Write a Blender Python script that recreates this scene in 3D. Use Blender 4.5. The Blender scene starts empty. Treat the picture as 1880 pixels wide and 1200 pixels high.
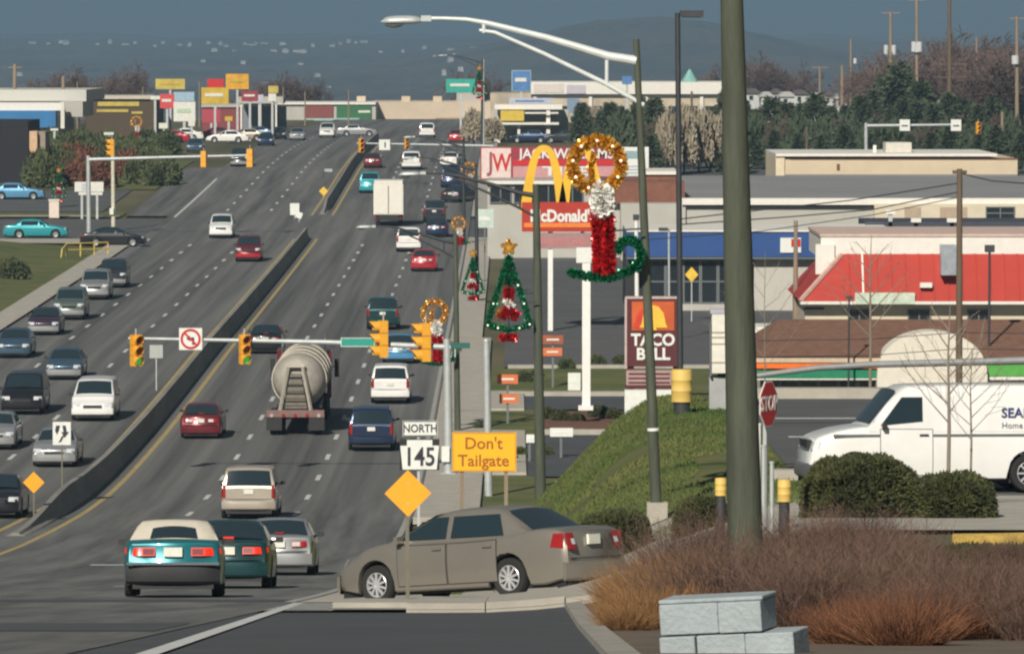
import bpy, bmesh, math, random
from mathutils import Vector, Matrix, noise
R = math.radians
random.seed(11)
sc = bpy.context.scene
C = sc.collection

# ---------------------------------------------------------------- camera, sky, sun, exposure
F = 11332.0                       # focal length in pixels of the 1880 px wide photograph
CAMZ = 17.0
PITCH = math.atan(520 / F)
cd = bpy.data.cameras.new('camera'); cam = bpy.data.objects.new('camera', cd); C.objects.link(cam)
cam.location = (0, 0, CAMZ); cam.rotation_euler = (math.pi / 2 - PITCH, 0, 0)
cd.sensor_fit = 'HORIZONTAL'; cd.sensor_width = 36; cd.lens = 36 * F / 1880
cd.clip_start = 1.0; cd.clip_end = 40000
sc.camera = cam

SUN_EL, SUN_AZ = 33.0, 17.0       # elevation; degrees to the left of straight behind the camera
w = bpy.data.worlds.new('World'); sc.world = w; w.use_nodes = True
nt = w.node_tree; nt.nodes.clear()
out = nt.nodes.new('ShaderNodeOutputWorld'); bg = nt.nodes.new('ShaderNodeBackground')
sky = nt.nodes.new('ShaderNodeTexSky'); sky.sky_type = 'NISHITA'; sky.sun_disc = False
sky.sun_elevation = R(SUN_EL); sky.sun_rotation = R(180 + SUN_AZ)
# a lid of slate-coloured cloud over most of the sky, thicker and thinner by noise
tc = nt.nodes.new('ShaderNodeTexCoord'); mp = nt.nodes.new('ShaderNodeMapping')
mp.inputs['Scale'].default_value = (1.5, 1.5, 9.0)
nz = nt.nodes.new('ShaderNodeTexNoise'); nz.inputs['Scale'].default_value = 2.2; nz.inputs['Detail'].default_value = 5
rp = nt.nodes.new('ShaderNodeMapRange'); rp.inputs[1].default_value = .3; rp.inputs[2].default_value = .7
rp.inputs[3].default_value = .93; rp.inputs[4].default_value = .99
mx = nt.nodes.new('ShaderNodeMix'); mx.data_type = 'RGBA'
mx.inputs[7].default_value = (.82, 1.04, 1.22, 1)
L_ = nt.links.new
L_(tc.outputs['Generated'], mp.inputs['Vector']); L_(mp.outputs[0], nz.inputs['Vector']); L_(nz.outputs['Fac'], rp.inputs[0])
L_(rp.outputs[0], mx.inputs[0]); L_(sky.outputs[0], mx.inputs[6]); L_(mx.outputs[2], bg.inputs[0])
bg.inputs[1].default_value = .095; L_(bg.outputs[0], out.inputs[0])
sd = bpy.data.lights.new('sun', 'SUN'); sd.energy = 4.9; sd.angle = R(.53); sd.color = (1, .93, .82)
sun = bpy.data.objects.new('sun', sd); C.objects.link(sun)
_s = Vector((-math.sin(R(SUN_AZ)) * math.cos(R(SUN_EL)), -math.cos(R(SUN_AZ)) * math.cos(R(SUN_EL)), math.sin(R(SUN_EL))))
sun.rotation_euler = _s.to_track_quat('Z', 'Y').to_euler(); sun.location = (0, 0, 80)
vs = sc.view_settings; vs.view_transform = 'Standard'; vs.look = 'None'; vs.exposure = 0.0; vs.gamma = 1; vs.use_curve_mapping = False
sc.render.engine = 'CYCLES'
sc.cycles.use_denoising = True
sc.cycles.max_bounces = 6; sc.cycles.volume_bounces = 0; sc.cycles.transparent_max_bounces = 8
sc.cycles.sample_clamp_indirect = 4
sc.cycles.pixel_filter_type = 'BLACKMAN_HARRIS'; sc.cycles.filter_width = 2.3

# ---------------------------------------------------------------- materials
MATS = {}
def mat(name, col, rough=.7, metal=0., var=.12, scale=3., bump=0., bscale=30., emit=0., coat=0., spec=.5, col2=None, stretch=(1, 1, 1), detail=6, alpha=1.):
    if name in MATS: return MATS[name]
    m = bpy.data.materials.new(name); m.use_nodes = True; n = m.node_tree
    b = n.nodes['Principled BSDF']
    b.inputs['Roughness'].default_value = rough; b.inputs['Metallic'].default_value = metal
    b.inputs['Coat Weight'].default_value = coat; b.inputs['Specular IOR Level'].default_value = spec
    if coat: b.inputs['Coat Roughness'].default_value = .06
    c = Vector(col[:3])
    tc = n.nodes.new('ShaderNodeTexCoord'); mp = n.nodes.new('ShaderNodeMapping'); mp.inputs['Scale'].default_value = stretch
    n.links.new(tc.outputs['Object'], mp.inputs['Vector'])
    if var or col2:
        t = n.nodes.new('ShaderNodeTexNoise'); t.inputs['Scale'].default_value = scale; t.inputs['Detail'].default_value = detail
        t.inputs['Roughness'].default_value = .65
        n.links.new(mp.outputs[0], t.inputs['Vector'])
        r = n.nodes.new('ShaderNodeValToRGB')
        a = c * (1 - var); bb = Vector(col2[:3]) if col2 else c * (1 + var)
        r.color_ramp.elements[0].position = .32; r.color_ramp.elements[1].position = .68
        r.color_ramp.elements[0].color = (*[max(0, min(1, v)) for v in a], 1); r.color_ramp.elements[1].color = (*[max(0, min(1, v)) for v in bb], 1)
        n.links.new(t.outputs['Fac'], r.inputs[0]); n.links.new(r.outputs[0], b.inputs['Base Color'])
    else:
        b.inputs['Base Color'].default_value = (*c, 1)
    if bump:
        t2 = n.nodes.new('ShaderNodeTexNoise'); t2.inputs['Scale'].default_value = bscale; t2.inputs['Detail'].default_value = 4
        n.links.new(mp.outputs[0], t2.inputs['Vector'])
        bn = n.nodes.new('ShaderNodeBump'); bn.inputs['Strength'].default_value = bump; bn.inputs['Distance'].default_value = .05
        n.links.new(t2.outputs['Fac'], bn.inputs['Height']); n.links.new(bn.outputs[0], b.inputs['Normal'])
    if emit:
        b.inputs['Emission Color'].default_value = (*c, 1); b.inputs['Emission Strength'].default_value = emit
    MATS[name] = m
    return m

def paint(name, col, metal=.25, rough=.32):
    return mat('paint ' + name, col, rough, metal, var=.05, scale=1.5, coat=.6)

# ---------------------------------------------------------------- mesh builder
class MB:
    def __init__(s): s.v = []; s.f = []; s.mi = []; s.cur = 0
    def add(s, vs, fs):
        o = len(s.v); s.v += [tuple(p) for p in vs]; s.f += [tuple(i + o for i in f) for f in fs]; s.mi += [s.cur] * len(fs); return s
    def poly(s, *p): return s.add(p, [tuple(range(len(p)))])
    def box(s, c, d, rot=None):
        x, y, z = d[0] / 2, d[1] / 2, d[2] / 2
        vs = [Vector(q) for q in ((-x, -y, -z), (x, -y, -z), (x, y, -z), (-x, y, -z), (-x, -y, z), (x, -y, z), (x, y, z), (-x, y, z))]
        if rot is not None: vs = [rot @ q for q in vs]
        c = Vector(c)
        return s.add([q + c for q in vs], [(3, 2, 1, 0), (4, 5, 6, 7), (0, 1, 5, 4), (1, 2, 6, 5), (2, 3, 7, 6), (3, 0, 4, 7)])
    def bb(s, x0, x1, y0, y1, z0, z1): return s.box(((x0 + x1) / 2, (y0 + y1) / 2, (z0 + z1) / 2), (x1 - x0, y1 - y0, z1 - z0))
    def bar(s, a, b, w_, h_):
        a = Vector(a); b = Vector(b); d = b - a
        q = d.to_track_quat('Y', 'Z').to_matrix()
        return s.box((a + b) / 2, (w_, d.length, h_), q)
    def path(s, pts, rs, n=8, cap=True):
        pts = [Vector(p) for p in pts]
        if not isinstance(rs, (list, tuple)): rs = [rs] * len(pts)
        o = len(s.v); up = None
        for i, p in enumerate(pts):
            t = (pts[min(i + 1, len(pts) - 1)] - pts[max(i - 1, 0)]).normalized()
            if up is None: up = Vector((0, 0, 1)) if abs(t.z) < .9 else Vector((1, 0, 0))
            a = t.cross(up).normalized(); b = a.cross(t).normalized(); up = b
            for k in range(n):
                an = 2 * math.pi * k / n
                s.v.append(tuple(p + (a * math.cos(an) + b * math.sin(an)) * rs[i]))
        for i in range(len(pts) - 1):
            for k in range(n):
                k2 = (k + 1) % n
                s.f.append((o + i * n + k, o + i * n + k2, o + (i + 1) * n + k2, o + (i + 1) * n + k)); s.mi.append(s.cur)
        if cap:
            s.f.append(tuple(o + k for k in range(n))[::-1]); s.mi.append(s.cur)
            e = o + (len(pts) - 1) * n; s.f.append(tuple(e + k for k in range(n))); s.mi.append(s.cur)
        return s
    def tube(s, a, b, r0, r1=None, n=10): return s.path([a, b], [r0, r0 if r1 is None else r1], n)
    def lathe(s, prof, n=20, M=None, close=False):
        M = M or Matrix(); o = len(s.v); m = len(prof)
        for k in range(n):
            an = 2 * math.pi * k / n
            for r, z in prof: s.v.append(tuple(M @ Vector((r * math.cos(an), r * math.sin(an), z))))
        for k in range(n):
            k2 = (k + 1) % n
            for i in range(m - 1 + (1 if close else 0)):
                j = (i + 1) % m
                s.f.append((o + k * m + i, o + k2 * m + i, o + k2 * m + j, o + k * m + j)); s.mi.append(s.cur)
        return s
    def prism(s, pts, y0, y1):                       # polygon in x,z extruded along y
        n = len(pts)
        vs = [(x, y0, z) for x, z in pts] + [(x, y1, z) for x, z in pts]
        fs = [tuple(range(n))[::-1], tuple(range(n, 2 * n))] + [(i, (i + 1) % n, n + (i + 1) % n, n + i) for i in range(n)]
        return s.add(vs, fs)
    def grid(s, fn, nu, nv):
        o = len(s.v)
        for j in range(nv + 1):
            for i in range(nu + 1): s.v.append(tuple(fn(i / nu, j / nv)))
        for j in range(nv):
            for i in range(nu):
                a = o + j * (nu + 1) + i
                s.f.append((a, a + 1, a + nu + 2, a + nu + 1)); s.mi.append(s.cur)
        return s
    def mesh(s, name, mats=(), smooth=False, fix=False):
        me = bpy.data.meshes.new(name); me.from_pydata(s.v, [], s.f)
        for m in mats: me.materials.append(m)
        if any(s.mi): me.polygons.foreach_set('material_index', s.mi)
        if fix:
            bm = bmesh.new(); bm.from_mesh(me); bmesh.ops.remove_doubles(bm, verts=bm.verts, dist=1e-5); bmesh.ops.recalc_face_normals(bm, faces=bm.faces); bm.to_mesh(me); bm.free()
        if smooth:
            me.polygons.foreach_set('use_smooth', [True] * len(me.polygons))
            me.set_sharp_from_angle(angle=R(smooth if smooth is not True else 40))
        me.update(); return me
    def build(s, name, m, parent=None, smooth=False, loc=None, fix=False):
        ms = m if isinstance(m, (list, tuple)) else [m]
        return link(name, s.mesh(name, ms, smooth, fix), parent, loc)

def link(name, me, parent=None, loc=None):
    o = bpy.data.objects.new(name, me); C.objects.link(o)
    if parent: o.parent = parent
    if loc is not None: o.location = loc
    return o
def tag(o, label=None, cat=None, group=None, kind=None):
    if label: o['label'] = label
    if cat: o['category'] = cat
    if group: o['group'] = group
    if kind: o['kind'] = kind
    return o
def thing(name, label, cat, loc=(0, 0, 0), rz=0., group=None, rx=0., ry=0.):
    o = bpy.data.objects.new(name, None); C.objects.link(o); o.empty_display_size = .3
    o.location = loc; o.rotation_euler = (rx, ry, rz)
    return tag(o, label, cat, group)
def dup(o, parent=None):
    c = o.copy(); C.objects.link(c); c.parent = parent
    for ch in o.children: dup(ch, c)
    return c

# ---------------------------------------------------------------- measuring: pixel + distance -> place
_f = Vector((0, math.cos(PITCH), -math.sin(PITCH))); _u = Vector((0, math.sin(PITCH), math.cos(PITCH)))
def P(px, py, d):
    v = (600 - py) / F; q = _f + _u * v + Vector(((px - 940) / F, 0, 0))
    return Vector((0, 0, CAMZ)) + q * (d / q.y)
def S(d): return F / d                                # photograph pixels per metre at distance d
# measured rows of the lane dashes (40 ft apart) give the road's profile
DY = [(107, 1097), (128, 1080), (160, 1052), (185, 1003), (211, 945), (224, 912), (236, 876), (248, 837), (261, 799), (273, 763), (285, 730), (297, 699), (309, 669),
      (321, 643), (333, 619), (346, 597), (358, 577), (370, 558), (382, 540), (394, 523), (407, 507), (419, 491), (431, 477), (443, 463), (455, 450), (468, 437), (500, 402), (530, 371), (563, 339), (596, 310), (640, 284), (690, 264), (755, 248), (830, 236), (1000, 218)]
PR = [(-60, 17 - .0 + 0.8), (0, 17 - .9), (30, P(0, 0, 30).z)]
PR = []
for d_, y_ in DY: PR.append((d_, P(940, y_, d_).z))
z107 = PR[0][1]
PR = [(-300, z107 + .083 * 107 + 6), (20, z107 + .083 * 87), (60, z107 + .083 * 47), (85, z107 + .083 * 22)] + PR
PR += [(1400, CAMZ - 24), (2200, CAMZ - 38), (4000, CAMZ - 40), (12000, CAMZ - 30)]
def interp(T, x):
    if x <= T[0][0]: return T[0][1]
    for (a, b), (c, d) in zip(T, T[1:]):
        if x <= c: return b + (d - b) * (x - a) / (c - a)
    return T[-1][1]
def RZ0(d): return interp(PR, d)
def RZ(d):                                            # smoothed road height
    if d > 1100: return RZ0(d)
    h = 10.
    return (RZ0(d - h) + 2 * RZ0(d) + RZ0(d + h)) / 4
def sm(a, b, x):
    t = max(0., min(1., (x - a) / (b - a))); return t * t * (3 - 2 * t)
def PLAT(d):
    if d < 122: return CAMZ - 8.88 + .05 * (122 - d)
    return CAMZ - 8.9 - .015 * (d - 122)
def T(x, d):                                          # ground height
    r = RZ(d)
    if x > -2 and d < 215:
        off = max(0., PLAT(d) - r)
        if d < 70: off *= sm(25, 70, d)
        q = sm(112, 130, d)
        return r + off * sm(-.6 - 1.2 * q, 5.2 - .9 * q, x) * (1 - sm(167, 200, d))
    if x < -31 and 320 < d < 460:
        return r + .9 * sm(-31, -40, x) * sm(320, 345, d) * (1 - sm(445, 460, d))
    return r
def dofy(py, x=-10.):                                 # distance of the ground seen at photograph row py
    a, b = 30., 1000.
    for _ in range(60):
        m = (a + b) / 2
        v = Vector((0, m, T(x, m) - CAMZ)); yy = 600 - F * (v.dot(_u) / v.dot(_f))
        if yy > py: a = m
        else: b = m
    return (a + b) / 2
def G(px, py):                                        # ground point under a pixel
    d = dofy(py, (px - 940) / S(200)); d = dofy(py, (px - 940) / S(d)); d = dofy(py, (px - 940) / S(d))
    x = (px - 940) / S(d)
    return Vector((x, d, T(x, d)))
# ================================================================ the setting
M_asph = mat('asphalt', (.104, .107, .107), .85, var=.34, scale=.9, stretch=(1.1, .005, 1), bump=.25, bscale=60, col2=(.172, .171, .164), detail=3)
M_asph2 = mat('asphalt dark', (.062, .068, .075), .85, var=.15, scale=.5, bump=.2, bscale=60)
M_lot = mat('asphalt lot', (.090, .093, .095), .9, var=.14, scale=.25, bump=.2, bscale=40)
M_conc = mat('concrete', (.40, .375, .325), .85, var=.14, scale=1.4, bump=.2, bscale=40)
M_concd = mat('concrete weathered', (.30, .285, .25), .9, var=.2, scale=1.2, bump=.3, bscale=30)
M_grass = mat('lawn', (.075, .115, .022), .95, var=.25, scale=.35, col2=(.14, .135, .042), bump=.6, bscale=9)
M_mulch = mat('mulch', (.14, .065, .040), .95, var=.3, scale=1.5, bump=.6, bscale=12)
M_soil = mat('soil', (.13, .10, .072), .95, var=.3, scale=1.2, bump=.6, bscale=12)
M_white = mat('road paint white', (.56, .57, .56), .7, var=.25, scale=5)
M_yellow = mat('road paint yellow', (.40, .31, .13), .7, var=.25, scale=3)
M_ground = mat('ground', (.085, .085, .035), .95, var=.25, scale=.05, col2=(.14, .12, .06))

ROWS = [-300, -100, 0] + list(range(20, 264, 3)) + list(range(266, 800, 6)) + list(range(800, 1400, 30)) + [1500, 1700, 2000, 2300, 2700, 3500, 5000, 8000, 12000]
XC = [-6000, -2500, -900, -400, -200, -120, -80, -60, -48, -40, -36, -33, -31.6, -31.5, -20, -10, -3.1, -3.0, -2, -1, -.3, .4, 1.1, 1.8, 2.5, 3.2, 3.9, 4.6, 5.3, 6.5, 9, 14, 25, 50, 90, 160, 400, 1000, 2500, 6000]
mb = MB()
for d in ROWS:
    for x in XC:
        z = T(x, d) if d < 900 else RZ(d)
        dip = .16 if (-31.55 < x < -3.05) else .06
        mb.v.append((x, d, z - dip))
nx = len(XC)
for j in range(len(ROWS) - 1):
    for i in range(nx - 1):
        a = j * nx + i; mb.f.append((a, a + 1, a + nx + 1, a + nx)); mb.mi.append(0)
tag(mb.build('ground', M_ground, smooth=60), kind='structure')

def sheet(name, x0, x1, d0, d1, m, dz=0., parent=None, nxs=None, kind='structure', fx0=None, fx1=None):
    ds = [d0] + [d for d in ROWS if d0 + .5 < d < d1 - .5] + [d1]
    mb = MB()
    if nxs is None: nxs = 1 if (x1 < -2 or d0 > 215) else max(2, int((x1 - x0) / .6))
    for d in ds:
        a = fx0(d) if fx0 else x0; b = fx1(d) if fx1 else x1
        for i in range(nxs + 1):
            x = a + (b - a) * i / nxs; mb.v.append((x, d, T(x, d) + dz))
    for j in range(len(ds) - 1):
        for i in range(nxs):
            a = j * (nxs + 1) + i; mb.f.append((a, a + 1, a + nxs + 2, a + nxs + 1)); mb.mi.append(0)
    o = mb.build(name, m, parent, smooth=60)
    if kind and not parent: o['kind'] = kind
    return o

def xr(d):                                            # right edge of the carriageway
    return -3.35
XL = -28.1
road = sheet('road', XL, -3.35, -100, 1000, M_asph, 0)
sheet('side_street', -140, XL - .02, 468, 500, M_lot, -.02)
sheet('turn_lane', -31.6, XL - .03, 505, 600, M_asph, -.008)
sheet('side_street', -140, -34, 512, 552, M_lot, .02)
# right-hand lots, verges and beds
near_apron = sheet('driveway_apron', -3.33, .9, 20, 80, M_asph2, -.004)
sheet('driveway', -3.33, 16, 96, 119, M_conc, .012)
sheet('asphalt_patch', -13, -3.5, 60, 67, M_asph2, .005, parent=road); sheet('asphalt_patch', -9.5, -3.6, 98, 103, M_asph2, .005, parent=road)  # two darker bands laid across the near carriageway
isl = sheet('concrete_island', -2.42, 1.75, 81, 94.7, M_concd, .03)
def slab(parent, x0, x1, d0, d1, m, h=.12, name='slab'):
    mb = MB()
    xs = [x0 + (x1 - x0) * i / 4 for i in range(5)]
    for z in (h, -.1):
        for d in (d0, d1):
            for x in xs: mb.v.append((x, d, T(x, d) + z))
    n = 5
    for i in range(4):
        mb.f += [(i, i + 1, n + i + 1, n + i), (2 * n + i, 2 * n + i + 1, i + 1, i), (n + i, n + i + 1, 3 * n + i + 1, 3 * n + i)]
    mb.f += [(0, n, 3 * n, 2 * n), (n - 1, 2 * n - 1, 4 * n - 1, 3 * n - 1)]
    mb.mi = [0] * len(mb.f)
    return mb.build(name, m, parent)
for i in range(4):
    for j in range(5):
        x0 = -2.45 + i * 1.05; d0 = 81 + j * 2.75
        if i == 0 and j in (0, 4): continue
        slab(isl, x0 + .008, x0 + 1.042, d0 + .01, d0 + 2.74, M_conc, .10 + .012 * ((i * 7 + j * 3) % 3))
xw = sheet('crosswalk', -3.33, -2.4, 82, 95, M_concd, .006)
for k in range(5):
    sheet('crosswalk_stripe', -3.3, -2.5, 83 + k * 2.6, 84 + k * 2.6, M_white, .014, parent=xw, nxs=2)
lot = sheet('parking_lot', 5.9, 60, 128, 166, M_lot, .01)
for k in range(3):
    sheet('parking_line', 6.5, 14, 135 + k * 9.5, 135.6 + k * 9.5, M_white, .018, parent=lot, nxs=4)
def kerb(x0, x1, d, w_=.4, h=.15, m=None, name='kerb'):
    mb = MB(); n = max(1, int((x1 - x0) / 1.5)); v = []
    for i in range(n + 1):
        x = x0 + (x1 - x0) * i / n; z = T(x, d)
        v += [(x, d - w_ / 2, z - .1), (x, d - w_ / 2, z + h), (x, d + w_ / 2, z + h), (x, d + w_ / 2, z - .1)]
    f = []
    for i in range(n):
        a = i * 4
        for k in range(3): f.append((a + k, a + k + 4, a + k + 5, a + k + 1)[::-1])
    f += [(0, 1, 2, 3), (n * 4 + 3, n * 4 + 2, n * 4 + 1, n * 4)]
    mb.add(v, f)
    return tag(mb.build(name, m or M_conc), kind='structure')
kerb(5.4, 40, 127.2, .5, .2); kerb(5.6, 40, 166.6, .7, .28)
sheet('driveway', .6, 40, 236, 261, M_asph2, .01)
sheet('mulch_bed', 1.2, 9, 262, 275.5, M_mulch, .012)
sheet('driveway', .6, 60, 277, 286, M_asph2, .01)
kerb(-.2, 8, 287, .8, .16); kerb(1.0, 8.5, 261.6, .5, .2); kerb(-.2, 10, 306.5, .8, .16)
sheet('verge', -1.0, 60, 288, 306, M_grass, .012)
sheet('verge', -1.0, 1.1, 196, 286, M_grass, .006)
sheet('parking_lot', -.4, 90, 307, 467, M_lot, .01)
sheet('side_street', -3.3, 140, 468, 500, M_lot, -.02)
sheet('parking_lot', -1.5, 140, 505, 640, M_lot, .01)
sheet('grass_bank', -3.0, 30, 119.5, 235, M_grass, -.01, nxs=40)
sheet('lawn', -60, -29.8, 320, 452, M_grass, .02, nxs=12)
sheet('lawn', -60, -31.9, 553, 620, M_grass, .02)
sheet('lawn', -45, -31.9, 501, 511, M_grass, .02)
sheet('shrub_bed', .9, 20, 40, 80, M_soil, .01, nxs=24)
# footways made of slabs
sw = sheet('pavement', -3.3, -1.1, 205, 330, M_concd, .06)
d = 205.
while d < 330:
    slab(sw, -3.3, -1.12, d + .012, d + 1.5, M_conc, .13, 'paving_slab')
    if 236 < d < 262 or 276 < d < 288: slab(sw, -1.1, .55, d + .012, d + 1.5, M_conc, .11, 'paving_slab')
    d += 1.515
sheet('pavement', -3.3, -1.6, 331, 466, M_conc, .12)
sheet('pavement', -3.3, -1.6, 502, 700, M_conc, .12)
sheet('pavement', -29.75, -28.1, 320, 455, M_conc, .12)
sheet('pavement', -60, -30, 455, 464, M_conc, .12)
sheet('pavement', -60, -32, 501.5, 504, M_conc, .12)
# kerb of the near shrub bed, curving
mb = MB(); v = []
for i in range(15):
    t = i / 14; a = R(-8 + 62 * t)
    x = .78 - .12 * math.sin(a) ** 2; d = 36 + 44 * t
    for dx, h in ((-.13, -.1), (-.11, .05), (.11, .06), (.13, -.1)): v.append((x + dx + .10 * t * t, d, T(x, d) + h))
f = []
for i in range(14):
    for k in range(3): f.append((i * 4 + k, i * 4 + k + 1, i * 4 + k + 5, i * 4 + k + 4))
tag(mb.add(v, f).build('kerb', M_concd, smooth=30), kind='structure')
# yellow-painted kerb of the upper lot
mb = MB(); v = []
for i in range(11):
    t = i / 10; x = 6.3 + 7 * t; d = 88 + 9 * t ** 1.5
    for dd, h in ((-.2, -.1), (-.2, .16), (.1, .18), (.1, -.1)): v.append((x, d + dd, T(x, d) + h))
f = []
for i in range(10):
    for k in range(3): f.append((i * 4 + k, i * 4 + k + 1, i * 4 + k + 5, i * 4 + k + 4))
tag(mb.add(v, f).build('kerb', mat('kerb yellow', (.62, .42, .10), .8, var=.3, scale=4), smooth=30), kind='structure')
sheet('parking_lot', 8.8, 30, 92, 127, M_lot, .008, nxs=20)

# ---- painted lines
def strip(x0, x1, d0, d1, m, dz=.006, name='lane_marking'): return sheet(name, x0, x1, d0, d1, m, dz, parent=road)
for xl in (-7.4, -11.05, -20.1, -23.75):
    k = -1
    while True:
        d = 211 + 12.19 * k; k += 1
        if d > 745: break
        if 463 < d < 505: continue
        wl = .09 if d < 420 else .11
        strip(xl - wl, xl + wl, d - 1.6, d + 1.6, M_white)
for x_, a, b in ((-14.72, 168, 466), (-14.72, 506, 720), (-16.42, 150, 466), (-16.42, 506, 720)):
    strip(x_ - .1, x_ + .1, a, b, M_yellow, name='edge_line')
strip(-27.5, -27.3, 452, 466, M_white, name='edge_line'); strip(-27.62, -27.4, 503, 575, M_white, name='edge_line')
strip(-3.62, -3.44, 97, 465, mat('road paint worn', (.33, .33, .31), .8, var=.3, scale=4), name='edge_line')
# solid edge line running past the turn-in
mb = MB(); v = []
for i in range(21):
    d = 42 + 53 * i / 20; x = -2.66 - .62 * ((d - 42) / 53); z = T(x, d)
    v += [(x - .085, d, z + .012), (x + .085, d, z + .012)]
mb.add(v, [(2 * i, 2 * i + 1, 2 * i + 3, 2 * i + 2) for i in range(20)]).build('edge_line', M_white, road)
for x0, x1, d in ((-11.4, -10.2, 166), (-14.2, -12.6, 150), (-9.4, -8.7, 104), (-8.5, -7.7, 131)):
    strip(x0, x1, d, d + .9, M_white, name='stop_mark')

# ---- median barriers
def barrier(label, d0, d1, ramp):
    prof = [(-.31, 0), (-.31, .08), (-.16, .32), (-.10, .84), (.10, .84), (.16, .32), (.31, .08), (.31, 0)]
    ds = [d0] + [d for d in ROWS if d0 + 1 < d < d1 - 1] + [d1]; mb = MB(); v = []
    for d in ds:
        h = .12 + .88 * sm(0, 1, (d - d0) / ramp) if ramp else 1
        for x, z in prof: v.append((-15.57 + x, d, T(-15.5, d) + z * h - (.02 if z == 0 else 0)))
    f = []; n = len(prof)
    for j in range(len(ds) - 1):
        for i in range(n - 1): f.append((j * n + i, j * n + i + 1, (j + 1) * n + i + 1, (j + 1) * n + i))
    f += [tuple(range(n)), tuple(range((len(ds) - 1) * n, len(ds) * n))[::-1]]
    mb.add(v, f)
    return tag(mb.build('median_barrier', mat('barrier concrete', (.23, .225, .205), .9, var=.2, scale=.8, stretch=(1, .2, 1)), smooth=30, fix=True), label, 'barrier', 'concrete median barriers')
barrier('long concrete median barrier with sloping end beside the keep right sign', 193, 466, 24)
barrier('far concrete median barrier beyond the side street gap', 508, 716, 10)

# ---- hills
M_hill = mat('woods far', (.030, .036, .036), .95, var=.5, scale=.006, col2=(.125, .100, .075), detail=9)
def HZ(x, d):
    t = max(0, min(1, (d - 3200) / 5600))
    z = CAMZ - 42 + 52 * t ** .9
    z += 9 * t * noise.noise(Vector((x / 700, d / 900, 3.1))) + 4 * t * noise.noise(Vector((x / 260, d / 420, 7.7)))
    z += 16 * sm(.55, 1, t) * noise.noise(Vector((x / 330, d / 1500, 9.1))) + 6 * sm(.3, 1, t) * noise.noise(Vector((x / 110, d / 300, 2.2)))
    c = (x - 118) / 150                                # the rounded wooded hill at the right
    z += 42 * math.exp(-c * c) * math.exp(-((d - 5300) / 700) ** 2)
    return z
mb = MB(); rows = [2250 + 60 * i for i in range(115)]
cols = 150
for d in rows:
    for i in range(cols + 1):
        x = (i / cols - .5) * (d * .26 + 200)
        z = HZ(x, d) + 3.6 * noise.noise(Vector((x / 14, d / 40, 1.3))) + 2.2 * noise.noise(Vector((x / 34, d / 90, 5.3)))
        mb.v.append((x, d, z))
for j in range(len(rows) - 1):
    for i in range(cols):
        a = j * (cols + 1) + i; mb.f.append((a, a + 1, a + cols + 2, a + cols + 1)); mb.mi.append(0)
tag(mb.build('far_woods', M_hill), 'hazy blue wooded hills closing the view', 'woods', kind='stuff')
mb = MB()
mb.grid(lambda u, v: ((u - .5) * 14000, 9200 + v * 2500, CAMZ - 4 + 22 * noise.noise(Vector((u * 22, v * 2, 2))) + 9 * noise.noise(Vector((u * 70, v * 2, 6))) + 12 * math.sin(v * math.pi)), 240, 8)
tag(mb.build('hills', M_hill), kind='structure')
# ================================================================ vehicles
M_glass = mat('car glass', (.016, .030, .038), .05, 0, var=0, spec=.9)
M_tyre = mat('tyre', (.018, .018, .018), .8, var=.1, scale=8)
M_rim = mat('rim', (.60, .61, .63), .35, .45, var=.05)
M_hub = mat('hubcap', (.34, .35, .36), .45, .6, var=.1, scale=6)
M_dark = mat('black trim', (.018, .018, .020), .6, var=.1)
M_chrome = mat('chrome', (.75, .76, .78), .18, 1., var=.03)
M_tail = mat('tail light', (.30, .012, .012), .25, 0, var=.1, coat=.5)
M_lit = mat('lit tail light', (.60, .020, .006), .3, 0, var=0, emit=.85)
M_tail2 = mat('tail light inner', (.16, .012, .016), .25, 0, var=.1, coat=.5)
M_rev = mat('reversing lens', (.45, .38, .36), .25, 0, var=.1, coat=.5)
M_amber = mat('lit indicator', (1., .25, .03), .3, 0, var=0, emit=1.4)
M_head = mat('headlight', (.80, .83, .85), .12, .3, var=.05, coat=.5)
M_plate = mat('licence plate', (.70, .70, .62), .5, var=.08, scale=9)
M_under = mat('underbody', (.012, .012, .012), .95, var=0)

def chaikin(pts, n=2):
    for _ in range(n):
        q = [pts[0]]
        for a, b in zip(pts, pts[1:]):
            q += [(a[0] * .75 + b[0] * .25, a[1] * .75 + b[1] * .25), (a[0] * .25 + b[0] * .75, a[1] * .25 + b[1] * .75)]
        pts = q + [pts[-1]]
    return pts

# L, W, H, belt, nose z, cowl z, deck z, wheel radius, wheelbase, front overhang, windscreen base and top from the front, roof end and rear-glass base from the rear
STY = {
 'sedan':   (4.75, 1.78, 1.43, .93, .70, .95, .98, .32, 2.70, .92, 1.28, 2.10, 1.42, .60),
 'camry':   (4.74, 1.80, 1.53, .99, .76, 1.02, 1.10, .33, 2.72, .86, 1.14, 2.08, 1.38, .56),
 'coupe':   (4.60, 1.76, 1.36, .90, .68, .92, .99, .31, 2.60, .92, 1.40, 2.15, 1.38, .62),
 'boxy':    (4.85, 1.80, 1.45, .95, .76, .98, 1.00, .32, 2.75, .90, 1.45, 2.05, 1.35, .85),
 'minivan': (4.90, 1.93, 1.76, 1.04, .80, 1.10, 1.04, .33, 2.95, .92, 1.02, 1.95, .22, .03),
 'suv':     (4.60, 1.84, 1.76, 1.08, .92, 1.12, 1.08, .36, 2.65, .85, 1.28, 1.90, .26, .03),
 'van':     (5.75, 2.02, 2.15, 1.26, 1.12, 1.31, 1.26, .37, 3.50, .88, 1.16, 1.80, .14, .02),
 'pickup':  (5.40, 1.92, 1.78, 1.06, .94, 1.10, 1.06, .37, 3.40, .92, 1.35, 1.95, 2.35, 2.20),
}
PROTO = {}
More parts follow.
